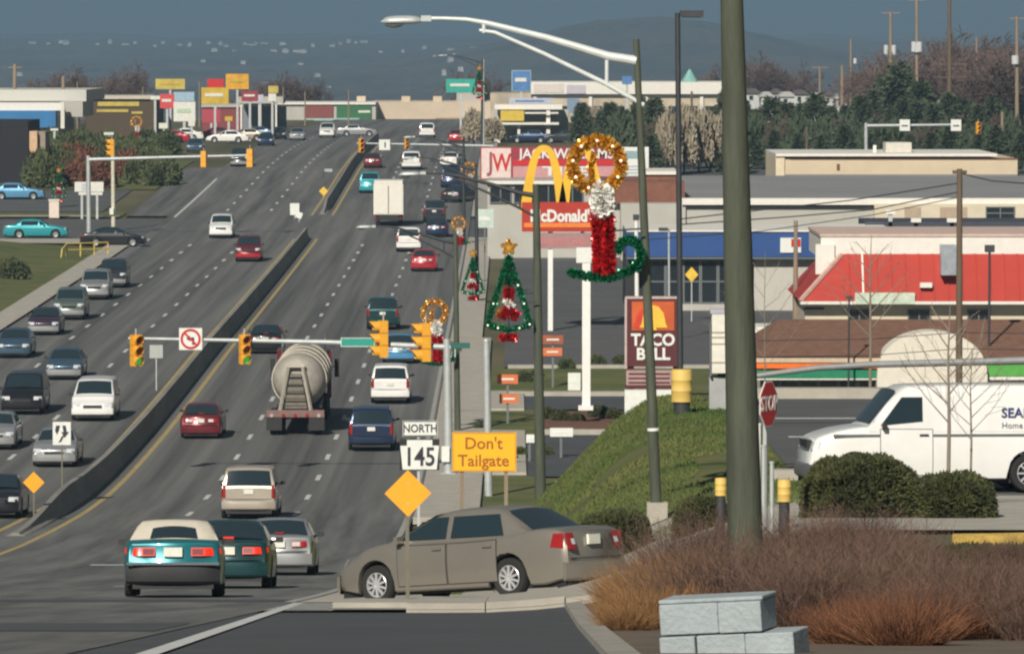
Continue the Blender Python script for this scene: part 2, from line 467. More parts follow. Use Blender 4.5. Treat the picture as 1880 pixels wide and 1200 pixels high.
def car_proto(st, hero=False):
    key = (st, hero)
    if key in PROTO: return PROTO[key]
    L, W, H, belt, nose, cowl, deck, wr, wb, fo, fb, ft, rt, rb = STY[st]
    hl, hw = L / 2, W / 2
    yF = hl - fo; yRw = yF - wb
    yfb, yft, yrt, yrb = hl - fb, hl - ft, -hl + rt, -hl + rb
    tall = st in ('minivan', 'suv', 'van')
    parts = []                                         # (name, mesh, [material keys], parent index or None, location)
    def put(name, mb, keys, par=None, loc=(0, 0, 0), smooth=35, fix=False):
        me = mb.mesh(st + '_' + name, [None] * len(keys) if keys else [], smooth, fix)
        parts.append((name, me, keys, par, loc)); return len(parts) - 1
    # lower body
    if tall: tp = [(-hl, deck - .02), (-hl + .3, deck), (yfb, cowl), (yfb + .25, cowl - .02), (hl - .12, nose + .02), (hl, nose - .06)]
    else: tp = [(-hl, deck - .07), (-hl + .12, deck), (yrb + .2, max(deck, belt)), (yrb + .8, belt), (yfb - .4, belt), (yfb, cowl), (yfb + .3, cowl - .03), (hl - .25, nose + .06), (hl, nose - .05)]
    tp = chaikin(tp, 2)
    sill = .19 if not tall else .25
    ar = wr + .055
    def zt(y): return interp(tp, y)
    def zl(y):
        z = sill
        for yw in (yF, yRw):
            if abs(y - yw) < ar: z = max(z, wr + math.sqrt(ar * ar - (y - yw) ** 2))
        e = hl - abs(y)
        return z + .06 * (1 - sm(0, .5, e))
    def hwid(y):
        t = abs(y) / hl
        k = .09 if y < 0 else .13
        return hw * (1 - k * t ** 7)
    def side(y, z):                                    # half width of the body side at y, z
        w_ = hwid(y); a, b = sill, zt(y); q = (z - a) / max(.05, b - a)
        return w_ * (1 - .035 * max(0, .35 - q) / .35 - .05 * max(0, q - .55) ** 1.5 * 2.2)
    def sh_(y, z):                                     # the ends lean in above and below the bumper line
        if y < 0:
            w_ = max(0, 1 - (y + hl) / .55); A = .13 if not tall else .02
            return y + w_ * (A * max(0, (z - .60) / (deck - .60)) ** 2 + .10 * max(0, (.42 - z) / .25) ** 2)
        w_ = max(0, 1 - (hl - y) / .6)
        return y - w_ * (.16 * max(0, (z - .46) / (nose - .46)) ** 2 + .10 * max(0, (.40 - z) / .25) ** 2)
    ys = sorted(set([-hl, -hl + .02, -hl + .06] + [-hl + .06 + (L - .12) * i / 70 for i in range(71)] + [hl - .02, hl] + [yw + s_ * ar * .999 for yw in (yF, yRw) for s_ in (-1, 1)]))
    mb = MB(); n = 12; v = []; sc_ = lambda y: 1 - .035 * (1 - sm(0, .06, hl - abs(y)))
    for y in ys:
        a, b = zl(y), zt(y); w_ = hwid(y); k = sc_(y)
        zs = [a, a + .03] + [max(a + .04 + .01 * i, sill + (b - sill) * q) for i, q in enumerate((.30, .45, .60, .72, .84))]
        zs = [min(z, b - .05) if z < b else b - .05 for z in zs]
        row = [(0, a), (w_ * .90, a)] + [(side(y, z), z) for z in zs[1:]] + [(side(y, b) * .985, b - .032), (side(y, b) * .955, b - .012), (side(y, b) * .90, b), (side(y, b) * .6, b + .016), (0, b + .022)]
        row = [(x * k, z) for x, z in row]
        full = [(x, sh_(y, z), z) for x, z in row] + [(-x, sh_(y, z), z) for x, z in row[::-1][1:-1]]
        v += full; n = len(full)
    f = []; mi = []
    for j in range(len(ys) - 1):
        for i in range(n):
            i2 = (i + 1) % n
            f.append((j * n + i, j * n + i2, (j + 1) * n + i2, (j + 1) * n + i)); mi.append(1 if i in (0, n - 1) else 0)
    f.append(tuple(range(n))); mi.append(0); f.append(tuple(range((len(ys) - 1) * n, len(ys) * n))[::-1]); mi.append(0)
    mb.v = v; mb.f = f; mb.mi = mi
    body = put('body', mb, ['paint', 'under'], smooth=55, fix=True)
    # cabin
    wb0, wr0 = hw * .925, hw * (.70 if not tall else .80)
    if st == 'van': wb0, wr0 = hw * .975, hw * .88
    if st == 'pickup': wb0, wr0 = hw * .92, hw * .76
    roofz = H - .03
    cp = [(yrb, belt - .02), (yrt, roofz - .03), (yrt + .35, roofz), (yft - .45, roofz), (yft, roofz - .04), (yfb, cowl - .01)]
    cps = chaikin(cp, 3)
    def cw(z): return wb0 + (wr0 - wb0) * max(0, min(1, (z - belt) / (roofz - belt)))
    mb = MB(); v = []
    for y, z in cps:
        base = belt - .06; ww = cw(z)
        row = [(wb0, base)] + [(cw(base + (z - base) * q), base + (z - base) * q) for q in (.45, .8)] + [(ww - .005, z - .05 * (z > belt + .1)), (ww * .93, z - .008), (ww * .55, z + .018), (0, z + .026)]
        v += [(x, y, zz) for x, zz in row] + [(-x, y, zz) for x, zz in row[::-1][1:]]
    n = 13; f = []
    for j in range(len(cps) - 1):
        for i in range(n - 1): f.append((j * n + i, j * n + i + 1, (j + 1) * n + i + 1, (j + 1) * n + i))
    mb.add(v, f); put('cabin', mb, ['roof'], smooth=45, fix=True)
    # glass
    def pane(y0, z0, y1, z1, a, b, wk=.9, name='windscreen', bulge=.03):
        dy, dz = y1 - y0, z1 - z0; l = math.hypot(dy, dz); ny, nz_ = (dz / l, -dy / l)
        if nz_ < 0: ny, nz_ = -ny, -nz_
        if name == 'windscreen' or name == 'rear_window':
            s_ = 1 if name == 'windscreen' else -1
            ny, nz_ = s_ * abs(dz) / l, abs(dy) / l
        def fn(u, q):
            t = a + (b - a) * q; y, z = y0 + dy * t, z0 + dz * t; uu = (u - .5) * 2
            x = uu * cw(z) * wk; o = .012 + .022 * (1 - uu * uu)
            return (x, y + ny * o, z + nz_ * o + .02 * (1 - uu * uu))
        return put(name, MB().grid(fn, 8, 3), ['glass'], smooth=80)
    pane(yfb, cowl, yft, roofz - .04, .06, .90)
    pane(yrb, belt, yrt, roofz - .03, .14 if not tall else .10, .88 if not tall else .86, .88, 'rear_window') if st != 'coupe' else pane(yrb, belt, yrt, roofz - .03, .26, .72, .55, 'rear_window')
    def swin(pts, name='side_window'):
        for s_ in (1, -1):
            mb = MB(); q = [(s_ * (cw(z) + .008), y, z) for y, z in pts]
            mb.poly(*(q if s_ > 0 else q[::-1])); put(name, mb, ['glass'], smooth=False)
    zb, zt_ = belt + .045, roofz - .115
    def yon(z, y0, z0, y1, z1): return y0 + (y1 - y0) * (z - z0) / (z1 - z0)
    fA, fT = yon(zb, yfb, cowl, yft, roofz) - .14, yon(zt_, yfb, cowl, yft, roofz) - .12
    rA, rT = yon(zb, yrb, belt, yrt, roofz) + ((.42 if st != 'camry' else .62) if not tall else .30), yon(zt_, yrb, belt, yrt, roofz) + .20
    if tall: rA = rT = max(rA, rT)
    mid = yF - wb * (.46 if st != 'camry' else .55)
    if st == 'van':
        swin([(fA - .95, zb + .1), (fA - .1, zb + .02), (fT, zt_ - .12), (fA - .95, zt_ - .12)])
    elif st == 'pickup':
        swin([(yrt + .18, zb), (fA, zb), (fT, zt_), (yrt + .22, zt_)])
    else:
        swin([(mid + .05, zb), (fA, zb), (fT - .05, zt_), (mid + .05, zt_)])
        if tall:
            m2 = yRw + .12
            swin([(m2 + .05, zb), (mid - .05, zb), (mid - .05, zt_), (m2 + .05, zt_)]); swin([(rA, zb), (m2 - .05, zb), (m2 - .05, zt_), (rT, zt_)])
        else:
            swin([(rA, zb), (mid - .05, zb), (mid - .05, zt_), (rT, zt_)])
    # wheels
    tyw = .20 if st not in ('van', 'pickup') else .23
    tp_ = [(wr * .62, -tyw * .42), (wr * .70, -tyw * .5), (wr * .93, -tyw * .5), (wr, -tyw * .36), (wr, tyw * .36), (wr * .93, tyw * .5), (wr * .70, tyw * .5), (wr * .62, tyw * .42)]
    for s_ in (1, -1):
        for yw in (yF, yRw):
            M = Matrix.Rotation(R(90) * s_, 4, 'Y')
            k = put('wheel', MB().lathe(tp_, 24, M, close=True), ['tyre'], None, (s_ * (hw - tyw * .5 - .02), yw, wr), smooth=40)
            rm = MB()
            if hero:
                rm.lathe([(wr * .66, tyw * .40), (wr * .60, tyw * .47), (wr * .57, tyw * .40), (wr * .55, tyw * .05)], 28, M)
                rm.lathe([(0, tyw * .44), (wr * .13, tyw * .44), (wr * .15, tyw * .30)], 14, M)
                ns = 10 if st == 'camry' else 8
                for q in range(ns):
                    a = 2 * math.pi * q / ns
                    A = Vector((math.cos(a) * wr * .10, math.sin(a) * wr * .10, tyw * .38)); B = Vector((math.cos(a) * wr * .60, math.sin(a) * wr * .60, tyw * .36))
                    rm.bar(M @ A, M @ B, .045, .035)
                put('rim', rm, ['rim'], k, (0, 0, 0), smooth=30)
                put('brake_disc', MB().lathe([(0, .0), (wr * .56, .0)], 20, M), ['dark'], k)
            else:
                rm.lathe([(0, tyw * .42), (wr * .2, tyw * .43), (wr * .3, tyw * .34), (wr * .52, tyw * .38), (wr * .66, tyw * .44)], 16, M)
                put('rim', rm, ['hub'], k, smooth=30)
    # bumpers
    for s_, nm, h0, h1 in ((-1, 'rear_bumper', .23, .56), (1, 'front_bumper', .21, .52)):
        if tall: h0 += .08; h1 += .06
        mb = MB(); v = []; N = 12; yy = hl * s_
        for i in range(N + 1):
            u = i / N * 2 - 1; x = u * hw * .935; yo = yy + s_ * (.075 - .10 * abs(u) ** 4)
            for dz, dyo in ((h0, -.05), (h0 + .04, 0), ((h0 + h1) / 2, .015), (h1 - .03, 0), (h1, -.06)): v.append((x, yo + s_ * dyo, dz))
        f = []
        for i in range(N):
            for q in range(4): f.append((i * 5 + q, i * 5 + q + 1, i * 5 + q + 6, i * 5 + q + 5) if s_ < 0 else (i * 5 + q + 5, i * 5 + q + 6, i * 5 + q + 1, i * 5 + q))
        f += [tuple(range(5))[::-s_], tuple(range(N * 5, N * 5 + 5))[::s_]]
        mb.add(v, f); put(nm, mb, ['bumper'], smooth=40, fix=True)
    # lamps
    for s_ in (1, -1):
        if tall:
            z0, z1, xa, xb = belt - .34, belt + .10, .80, .925
            if st == 'van': z0, z1 = .75, 1.15
        elif st == 'pickup': z0, z1, xa, xb = .72, 1.02, .80, .92
        elif st == 'camry': z0, z1, xa, xb = deck - .36, deck - .09, .60, .925
        else: z0, z1, xa, xb = deck - .275, deck - .135, .36, .915
        mb = MB(); xm = (xa + xb) / 2 * hw * s_
        def lf(u, q):
            x = (xa + (xb - xa) * u) * hw * s_; wrap = max(0, (u - .55) / .45)
            zz = z0 + (z1 - z0) * q
            return (x + s_ * .012 * wrap, sh_(-hl, zz) - .016 + .16 * wrap ** 2, zz)
        mb.grid(lf, 6, 2)
        k = put('tail_light', mb, ['tail'], smooth=80)
        if not tall and st != 'pickup':
            def rf(u, q):
                x, y, z = lf((.03 if st != 'camry' else .05) + (.40 if st != 'camry' else .35) * u, .12 + .76 * q if st != 'camry' else .30 + .35 * q)
                return (x, y - .004, z)
            put('reversing_lens', MB().grid(rf, 3, 1), ['inner' if st != 'camry' else 'head'], k, smooth=False)
        mb = MB()                                      # the lamp's wrap on the flank
        xs = [-hl + .06, -hl + (.30 if st != 'camry' else .30)]
        mb.poly(*[(s_ * (side(y, z) + .006), y, z) for y, z in ((xs[0], z0 + .02), (xs[1], z0 + .05), (xs[1] - .06, z1), (xs[0], z1))][::(1 if s_ < 0 else -1)])
        put('side_lens', mb, ['tail'], k, smooth=False)
        zf = nose - .13 if st != 'van' else .86
        def hf(u, q):
            x = (.55 + .36 * u) * hw * s_; wrap = max(0, (u - .45) / .55)
            zz = zf + .15 * q
            return (x, sh_(hl, zz) + .014 - .13 * wrap ** 2, zz)
        put('headlight', MB().grid(hf, 6, 2), ['head'], smooth=80)
        mb = MB(); ym = yfb - .30
        mb.box((s_ * (hw + .07), ym, belt + .06), (.16, .08, .11)); mb.bar((s_ * (hw * .90), ym, belt + .02), (s_ * (hw + .05), ym, belt + .04), .05, .05)
        put('mirror', mb, ['mirror'], smooth=False)
    put('grille', MB().bb(-hw * .42, hw * .42, hl - .12, hl - .015, nose - .22, nose - .09), ['dark'], smooth=False)
    pz = .72 if not tall else .86
    if st in ('sedan', 'camry', 'coupe', 'boxy'): pz = deck - .27
    put('licence_plate', MB().bb(-.16, .16, sh_(-hl, pz + .06) - .030, sh_(-hl, pz + .06) + .02, pz - .02, pz + .14), ['plate'], smooth=False)
    put('valance', MB().bb(-hw * .80, hw * .80, -hl + .05, hl - .05, .14 if not tall else .18, .32), ['dark'], smooth=False)
    if st in ('sedan', 'camry', 'boxy'):
        put('brake_lamp', MB().box((0, yrb + .10, belt + .11), (.22, .05, .035)), ['tail'], smooth=False)
    put('boot_seam', MB().bb(-hw * .80, hw * .80, -hl - .006, -hl + .02, .585 if not tall else .66, .60 if not tall else .675), ['dark'], smooth=False)
    if hero:                                           # doors as proud panels with a shadow gap behind
        if st == 'van': spans = [(yF - .52, fA - 1.12 - .02)]
        else: spans = [(mid + .02, yF - ar - .10), (yRw + ar * .55, mid - .02)] if st == 'camry' else [(mid + .02, yF - ar - .12)]
        for s_ in (1, -1):
            for a, b in spans:
                a, b = min(a, b), max(a, b)
                def dp(u, q, o, g):
                    y = a - g + (b - a + 2 * g) * u; z = sill + .10 - g + (zt(y) - .05 - sill - .10 + 2 * g) * q
                    return (s_ * (side(y, z) + o), y, z)
                k = put('door', MB().grid(lambda u, q: dp(u if s_ > 0 else 1 - u, q, .010, 0), 6, 8), ['paint'], smooth=60)
                put('door_gap', MB().grid(lambda u, q: dp(u if s_ > 0 else 1 - u, q, .005, .014), 6, 8), ['dark'], k, smooth=60)
                put('handle', MB().box((s_ * (side(a + .2, belt - .13) + .03), a + .17, belt - .12), (.03, .18, .035)), ['paint' if st == 'camry' else 'dark'], k, smooth=False)
        put('fuel_flap' if st != 'van' else 'side_moulding', MB().box((-(side(yRw, .78) + .004), yRw + .08, .80), (.012, .14, .14)) if st != 'van' else
            MB().bb(-hw * .99, -hw + .06, -hl + .2, yF + .42, 1.10, 1.155), ['paint' if st != 'van' else 'bumper'], smooth=False)
    PROTO[key] = parts
    return parts

NUM = {}
def car(name, label, st, pm, loc, rz=0., lit=False, hero=False, roof=None, bumper=None, group=None, slope=True, cat='car', mirror=None):
    """rz 0 = heading away from the camera."""
    parts = car_proto(st, hero)
    x, d = loc[0], loc[1]; z = loc[2] if len(loc) > 2 else T(x, d)
    fx, fy = -math.sin(rz), math.cos(rz)
    up = Vector((-(T(x + .9, d) - T(x - .9, d)) / 1.8, -(T(x, d + 1.4) - T(x, d - 1.4)) / 2.8, 1)).normalized()
    fw = (Vector((fx, fy, 0)) - up * Vector((fx, fy, 0)).dot(up)).normalized(); rt_ = fw.cross(up)
    Mx = Matrix((rt_, fw, up)).transposed().to_4x4(); Mx.translation = Vector((x, d, z + .012))
    o = bpy.data.objects.new(name, None); C.objects.link(o); o.matrix_world = Mx
    tag(o, label, cat, group)
    ml = {'paint': pm, 'roof': roof or pm, 'under': M_under, 'glass': M_glass, 'tyre': M_tyre, 'rim': M_rim, 'hub': M_hub, 'dark': M_dark, 'bumper': bumper or pm,
          'tail': M_lit if lit else M_tail, 'inner': M_tail2 if lit else M_rev, 'head': M_head, 'mirror': mirror or M_dark, 'plate': M_plate}
    objs = []
    for nm, me, keys, par, lc in parts:
        p = bpy.data.objects.new(nm, me); C.objects.link(p); p.parent = o if par is None else objs[par]; p.location = lc
        for i, k in enumerate(keys):
            p.material_slots[i].link = 'OBJECT'; p.material_slots[i].material = ml[k]
        objs.append(p)
    return o
def carpx(name, label, st, pm, px, py, rz=0., **k):
    """px, py: the middle of the near bumper where it meets the road."""
    L = STY[st][0]
    g = G(px, py); d = g.y + L / 2 * abs(math.cos(rz)) ; x = (px - 940) / S(g.y)
    return car(name, label, st, pm, (x, d), rz, **k)

PA = {k: paint(k, *v) for k, v in {
 'teal': ((.012, .16, .19), .35), 'dkgreen': ((.010, .055, .060), .4), 'silver': ((.42, .43, .44), .55), 'gold': ((.52, .46, .38), .45), 'maroon': ((.16, .018, .026), .35),
 'navy': ((.018, .035, .085), .4), 'white': ((.78, .78, .76), 0.), 'ltblue': ((.10, .30, .52), .3), 'black': ((.014, .014, .018), .3), 'red': ((.42, .022, .035), .2),
 'purple': ((.055, .030, .055), .4), 'bluegrey': ((.06, .11, .17), .4), 'greygreen': ((.16, .20, .18), .45), 'taupe': ((.285, .262, .225), .5), 'aqua': ((.03, .33, .38), .25), 'charcoal': ((.04, .045, .055), .4), 'sky': ((.13, .34, .55), .3)}.items()}
N_, S_ = 0., math.pi
# --- hero cars
cam_car = car('sedan', 'taupe metallic sedan pulling out of the driveway behind the yellow diamond post', 'camry', PA['taupe'], (-.50, 101.9), R(54), hero=True, bumper=PA['taupe'], mirror=PA['taupe'])
conv_d = 107 + 2.3
conv = car('convertible', 'teal convertible with beige soft top and lit tail lights', 'coupe', PA['teal'], ((307 - 940) / S(107), conv_d), R(2), lit=True,
           roof=mat('soft top', (.62, .57, .47), .85, var=.06, scale=6), bumper=mat('bumper black', (.013, .014, .016), .6))
b = MB().bb(-.80, .80, -2.43, -2.36, .555, .60); b.build('bumper_trim', M_chrome, conv)
carpx('sedan', 'dark green sedan with lit brake lights beside the teal convertible', 'sedan', PA['dkgreen'], 415, 1080, N_, lit=True)
carpx('sedan', 'silver sedan in front of the dark green sedan', 'sedan', PA['silver'], 510, 1056, N_, lit=False)
carpx('minivan', 'gold minivan seen from behind ahead of the silver sedan', 'minivan', PA['gold'], 455, 953, N_, cat='minivan')
carpx('sedan', 'maroon sedan beside the median barrier left of the tanker truck', 'sedan', PA['maroon'], 367, 806, N_)
carpx('minivan', 'dark blue minivan to the right of the tanker truck', 'minivan', PA['navy'], 681, 829, N_, cat='minivan')
carpx('suv', 'white sport utility vehicle right of the tanker truck', 'suv', PA['white'], 716, 742, N_, bumper=PA['white'], cat='suv')
carpx('sedan', 'light blue sedan ahead of the white sport utility vehicle', 'sedan', PA['ltblue'], 733, 668, N_)
carpx('sedan', 'black sedan in the lane beside the barrier ahead of the tanker', 'sedan', PA['black'], 487, 650, N_)
carpx('suv', 'dark car behind the side-facing traffic signal', 'suv', PA['dkgreen'], 702, 606, N_, cat='suv')
carpx('sedan', 'red sedan travelling away in the kerb lane near the red candle decorations', 'boxy', PA['red'], 778, 499, N_)
carpx('suv', 'white sport utility vehicle just past the red sedan', 'suv', PA['white'], 750, 463, N_, cat='suv')
carpx('suv', 'navy car in the kerb lane beside the small candle decoration', 'sedan', PA['navy'], 802, 436, N_, cat='suv')
carpx('suv', 'dark sport utility vehicle close ahead of the navy car', 'suv', PA['charcoal'], 797, 409, N_, cat='suv')
carpx('pickup_truck', 'teal pickup truck in the middle lanes past the box truck', 'pickup', PA['aqua'], 678, 355, N_, cat='pickup')
carpx('sedan', 'dark red car beside the far barrier end', 'sedan', PA['maroon'], 684, 309, N_)
carpx('van', 'white van driving away next to the dark red car', 'minivan', PA['white'], 755, 312, N_, cat='van')
carpx('pickup_truck', 'blue pickup truck in the kerb lane below the far candle', 'pickup', PA['navy'], 828, 345, N_, cat='pickup')
carpx('sedan', 'charcoal sedan turning in the kerb lane behind the blue pickup', 'sedan', PA['charcoal'], 843, 372, R(-20))
carpx('sedan', 'white sedan ahead of the blue pickup', 'sedan', PA['white'], 832, 307, R(-12))
carpx('van', 'white van far up the road near the crest', 'minivan', PA['white'], 784, 253, N_, cat='van')
carpx('sedan', 'small red car far up the road at the right kerb', 'sedan', PA['red'], 838, 262, N_)
# --- oncoming
carpx('minivan', 'white minivan coming toward the camera beside the barrier', 'minivan', PA['white'], 168, 774, S_, cat='minivan', bumper=PA['white'])
carpx('sedan', 'silver sedan coming on behind the keep right sign', 'sedan', PA['silver'], 97, 858, S_)
carpx('sedan', 'pale blue-grey sedan coming on one lane left of the white minivan', 'sedan', PA['bluegrey'], 115, 698, S_, bumper=PA['silver'])
carpx('minivan', 'black minivan coming on in the outer lanes', 'minivan', PA['black'], 38, 762, S_, cat='minivan', bumper=PA['black'])
carpx('sedan', 'silver sedan coming on just behind the black minivan in the outermost lane', 'sedan', PA['silver'], -14, 826, S_)
carpx('sedan', 'black sedan next to the small diamond marker', 'sedan', PA['black'], -14, 952, S_)
carpx('sedan', 'dark blue sedan in the queue below the dark purple sedan', 'sedan', PA['bluegrey'], 22, 658, S_, group='queue of oncoming cars')
carpx('sedan', 'dark purple sedan in the oncoming queue', 'sedan', PA['purple'], 78, 616, S_, group='queue of oncoming cars', bumper=PA['silver'])
carpx('suv', 'grey-green sport utility vehicle in the oncoming queue', 'suv', PA['greygreen'], 125, 588, S_, cat='suv', group='queue of oncoming cars', bumper=PA['silver'])
carpx('suv', 'silver sport utility vehicle in the oncoming queue', 'suv', PA['silver'], 172, 551, S_, cat='suv', group='queue of oncoming cars', bumper=PA['silver'])
carpx('suv', 'charcoal sport utility vehicle at the back of the oncoming queue', 'suv', PA['charcoal'], 205, 529, S_, cat='suv', group='queue of oncoming cars', bumper=PA['silver'])
carpx('suv', 'white sport utility vehicle coming on at the side street', 'suv', PA['white'], 405, 438, S_, cat='suv')
carpx('suv', 'dark red sport utility vehicle coming on beside the barrier end', 'suv', PA['maroon'], 455, 481, S_, cat='suv', bumper=PA['red'])
carpx('sedan', 'black sedan nosing out of the side street past the yellow railing', 'sedan', PA['black'], 208, 452, R(-90), bumper=PA['charcoal'])
carpx('sedan', 'long aqua sedan waiting in the side street', 'boxy', PA['aqua'], 66, 437, R(-90))
carpx('sedan', 'pale blue sedan parked below the black building', 'boxy', PA['sky'], 30, 366, R(-90))
carpx('pickup_truck', 'dark pickup with white tailgate under the far signal arm', 'pickup', PA['charcoal'], 440, 306, S_, cat='pickup', bumper=PA['silver'])
carpx('suv', 'white sport utility vehicle coming over the crest', 'suv', PA['white'], 600, 253, S_, cat='suv')
carpx('sedan', 'dark blue car coming down by the far signs', 'sedan', PA['navy'], 487, 268, S_)
carpx('sedan', 'dark car in the far left lane by the white sign', 'sedan', PA['bluegrey'], 357, 280, S_)
carpx('sedan', 'silver car on the crest near the green building', 'sedan', PA['silver'], 545, 258, S_)
carpx('sedan', 'black car on the crest beside the silver car', 'sedan', PA['black'], 511, 256, S_)
carpx('sedan', 'long silver car crossing the road below the green store', 'boxy', PA['silver'], 655, 250, R(-90))
for i, (px, py, k, rz) in enumerate(((975, 262, 'navy', 80), (1035, 262, 'charcoal', 90), (1000, 258, 'black', 100))):
    carpx('sedan', ['dark blue car parked under the white canopy', 'charcoal car parked at the right end of the white canopy', 'black car parked between two dark ones under the canopy'][i], 'sedan', PA[k], px, py, R(rz))

# --- cargo van in the upper lot
VD = 122.3
van = car('cargo_van', 'white cargo van with side lettering parked behind the clipped hedge', 'van', PA['white'], ((1478 - 940) / S(VD) + 2.82, VD + .5, T(8, VD) + .0), R(97), hero=True, bumper=mat('bumper grey', (.12, .13, .14), .4), cat='van')
def text_mesh(s, size, ext=.004, align='CENTER', bold=0.):
    cu = bpy.data.curves.new('lettering', 'FONT'); cu.body = s; cu.size = size; cu.extrude = ext; cu.align_x = align; cu.align_y = 'CENTER'; cu.offset = bold
    cu.resolution_u = 3
    o = bpy.data.objects.new('tmp', cu); C.objects.link(o)
    dg = bpy.context.evaluated_depsgraph_get(); me = bpy.data.meshes.new_from_object(o.evaluated_get(dg))
    bpy.data.objects.remove(o); bpy.data.curves.remove(cu)
    return me
def text(name, s, size, m, parent, loc, rot=(math.pi / 2, 0, 0), sx=1., align='CENTER', bold=0., ext=.004):
    me = text_mesh(s, size, ext, align, bold); me.materials.clear(); me.materials.append(m)
    o = link(name, me, parent, loc); o.rotation_euler = rot; o.scale = (sx, 1, 1)
    return o
M_ink = mat('ink', (.03, .03, .045), .6, var=0)
# the van's left flank is local -x: turn the letters to face it
text('lettering', 'SEARS', .27, mat('van blue', (.03, .05, .16), .5, var=0), van, (-.972, -.95, 1.56), (math.pi / 2, R(0), -math.pi / 2), align='LEFT', bold=.006)
text('lettering', 'Home Central', .17, mat('van grey', (.22, .23, .26), .5, var=0), van, (-.996, -.95, 1.32), (math.pi / 2, R(0), -math.pi / 2), align='LEFT')

# --- dry-bulk tanker
td = dofy(802) + 2
tk = thing('tanker_truck', 'silver tanker truck with rear hopper frame in the middle lane', 'truck', ((540 - 940) / S(td - 2), td, T(-9, td)), 0)
tk.rotation_euler.x = math.atan((T(-9, td + 6) - T(-9, td - 2)) / 8)
M_tank = mat('tank steel', (.33, .31, .27), .6, .12, var=.25, scale=1.6)
M_tank2 = mat('tank frame', (.52, .48, .40), .5, .3, var=.12, scale=3)
mb = MB(); Mt = Matrix.Translation((.12, 0, 2.30)) @ Matrix.Rotation(-math.pi / 2, 4, 'X')
mb.lathe([(0, -.55), (.45, -.52), (.80, -.40), (1.02, -.15), (1.11, .25), (1.13, 1), (1.13, 9), (1.1, 9.5), (.6, 9.8), (0, 9.85)], 32, Mt)
mb.build('tank', M_tank, tk, smooth=50)
mb = MB()
for a in (.35, 2.4, 4.8, 7.2): MB().lathe([(1.13, a), (1.18, a), (1.18, a + .08), (1.13, a + .08)], 32, Mt).build('tank_ring', M_tank2, tk)
for s_ in (-1, 1):
    MB().bar((s_ * .66, -.95, 1.05), (s_ * .30, -.72, 2.95), .13, .10).build('hopper_rail', M_tank2, tk)
MB().bar((-.38, -.74, 2.95), (.38, -.74, 2.95), .12, .16).build('hopper_rail', M_tank2, tk)
for k in range(5):
    z = 1.25 + k * .30; w_ = .58 - k * .07
    MB().bar((-w_, -.93 + k * .04, z), (w_, -.93 + k * .04, z), .04, .04).build('rung', M_dark, tk)
MB().prism([(-.50, 1.1), (.50, 1.1), (.22, 2.6), (-.22, 2.6)], -.70, -.55).build('hopper_plate', mat('hopper steel', (.20, .18, .15), .6, .4, var=.2, scale=4), tk)
MB().bb(-1.22, 1.22, -1.05, -.85, .78, 1.08).build('rear_sill', mat('sill paint', (.20, .12, .11), .6, var=.2, scale=5), tk)
for k in range(5):
    x = -1.0 + k * .5; MB().lathe([(0, .0), (.075, .0), (.085, -.05)], 14, Matrix.Translation((x, -1.09, .85)) @ Matrix.Rotation(math.pi / 2, 4, 'X')).build('tail_light', M_tail if k not in (0, 4) else M_rev, tk)
MB().bb(-.9, .9, -.85, 9, .85, 1.05).build('chassis', M_dark, tk)
for s_ in (-1, 1):
    MB().bb(s_ * .9 - .33, s_ * .9 + .33, -1.02, -.99, .22, .78).build('mud_flap', M_dark, tk)
    for yw in (-.1, 1.2):
        for xo in (.62, .98):
            MB().lathe([(.28, -.11), (.5, -.12), (.52, -.08), (.52, .08), (.5, .12), (.28, .11)], 22, Matrix.Translation((s_ * xo, yw, .52)) @ Matrix.Rotation(math.pi / 2, 4, 'Y'), close=True).build('wheel', M_tyre, tk, smooth=40)
    for yw in (9.2, 12.0): MB().lathe([(0, -.1), (.28, -.11), (.5, -.12), (.52, -.08), (.52, .08), (.5, .12), (.28, .11), (0, .1)], 22, Matrix.Translation((s_ * .95, yw, .52)) @ Matrix.Rotation(math.pi / 2, 4, 'Y')).build('wheel', M_tyre, tk, smooth=40)
    mb = MB(); mb.bar((s_ * 1.15, 11.3, 2.2), (s_ * 1.48, 11.3, 2.2), .04, .04); mb.bb(s_ * 1.42 - .11, s_ * 1.42 + .11, 11.2, 11.28, 1.75, 2.55); mb.build('mirror', M_dark, tk)
    MB().tube((s_ * .95, 10.1, 1), (s_ * .95, 10.1, 3.7), .07).build('exhaust_stack', M_chrome, tk)
mb = MB(); mb.bb(-1.2, 1.2, 10.3, 12.1, .9, 3.0); mb.bb(-1.0, 1.0, 12.05, 13.2, .8, 1.9); mb.build('cab', PA['maroon'], tk)
MB().bb(-1.1, 1.1, 9.5, 10.4, .95, 1.1).build('fifth_wheel', M_dark, tk)
# --- white box truck
bd = dofy(416); bt = thing('box_truck', 'white box truck with double rear doors seen from behind', 'truck', ((713 - 940) / S(bd), bd, T(-9, bd)), 0)
MB().bb(-1.17, 1.17, .05, 5.6, .95, 3.35).build('cargo_box', mat('box white', (.74, .72, .64), .55, var=.05), bt)
for s_ in (-1, 1):
    MB().bb(min(s_ * .03, s_ * 1.08), max(s_ * .03, s_ * 1.08), .02, .055, 1.03, 3.22).build('rear_door', mat('box white', (.74, .72, .64)), bt)
    MB().bb(s_ * .95 - .1, s_ * .95 + .1, .0, .05, .66, .78).build('tail_light', M_tail, bt)
    for yw in (1.2, 5.9): MB().lathe([(0, -.1), (.25, -.11), (.43, -.12), (.45, -.08), (.45, .08), (.43, .12), (.25, .11), (0, .1)], 20, Matrix.Translation((s_ * .9, yw, .45)) @ Matrix.Rotation(math.pi / 2, 4, 'Y')).build('wheel', M_tyre, bt, smooth=40)
MB().bb(-.03, .03, .0, .06, 1.03, 3.22).build('door_gap', M_dark, bt)
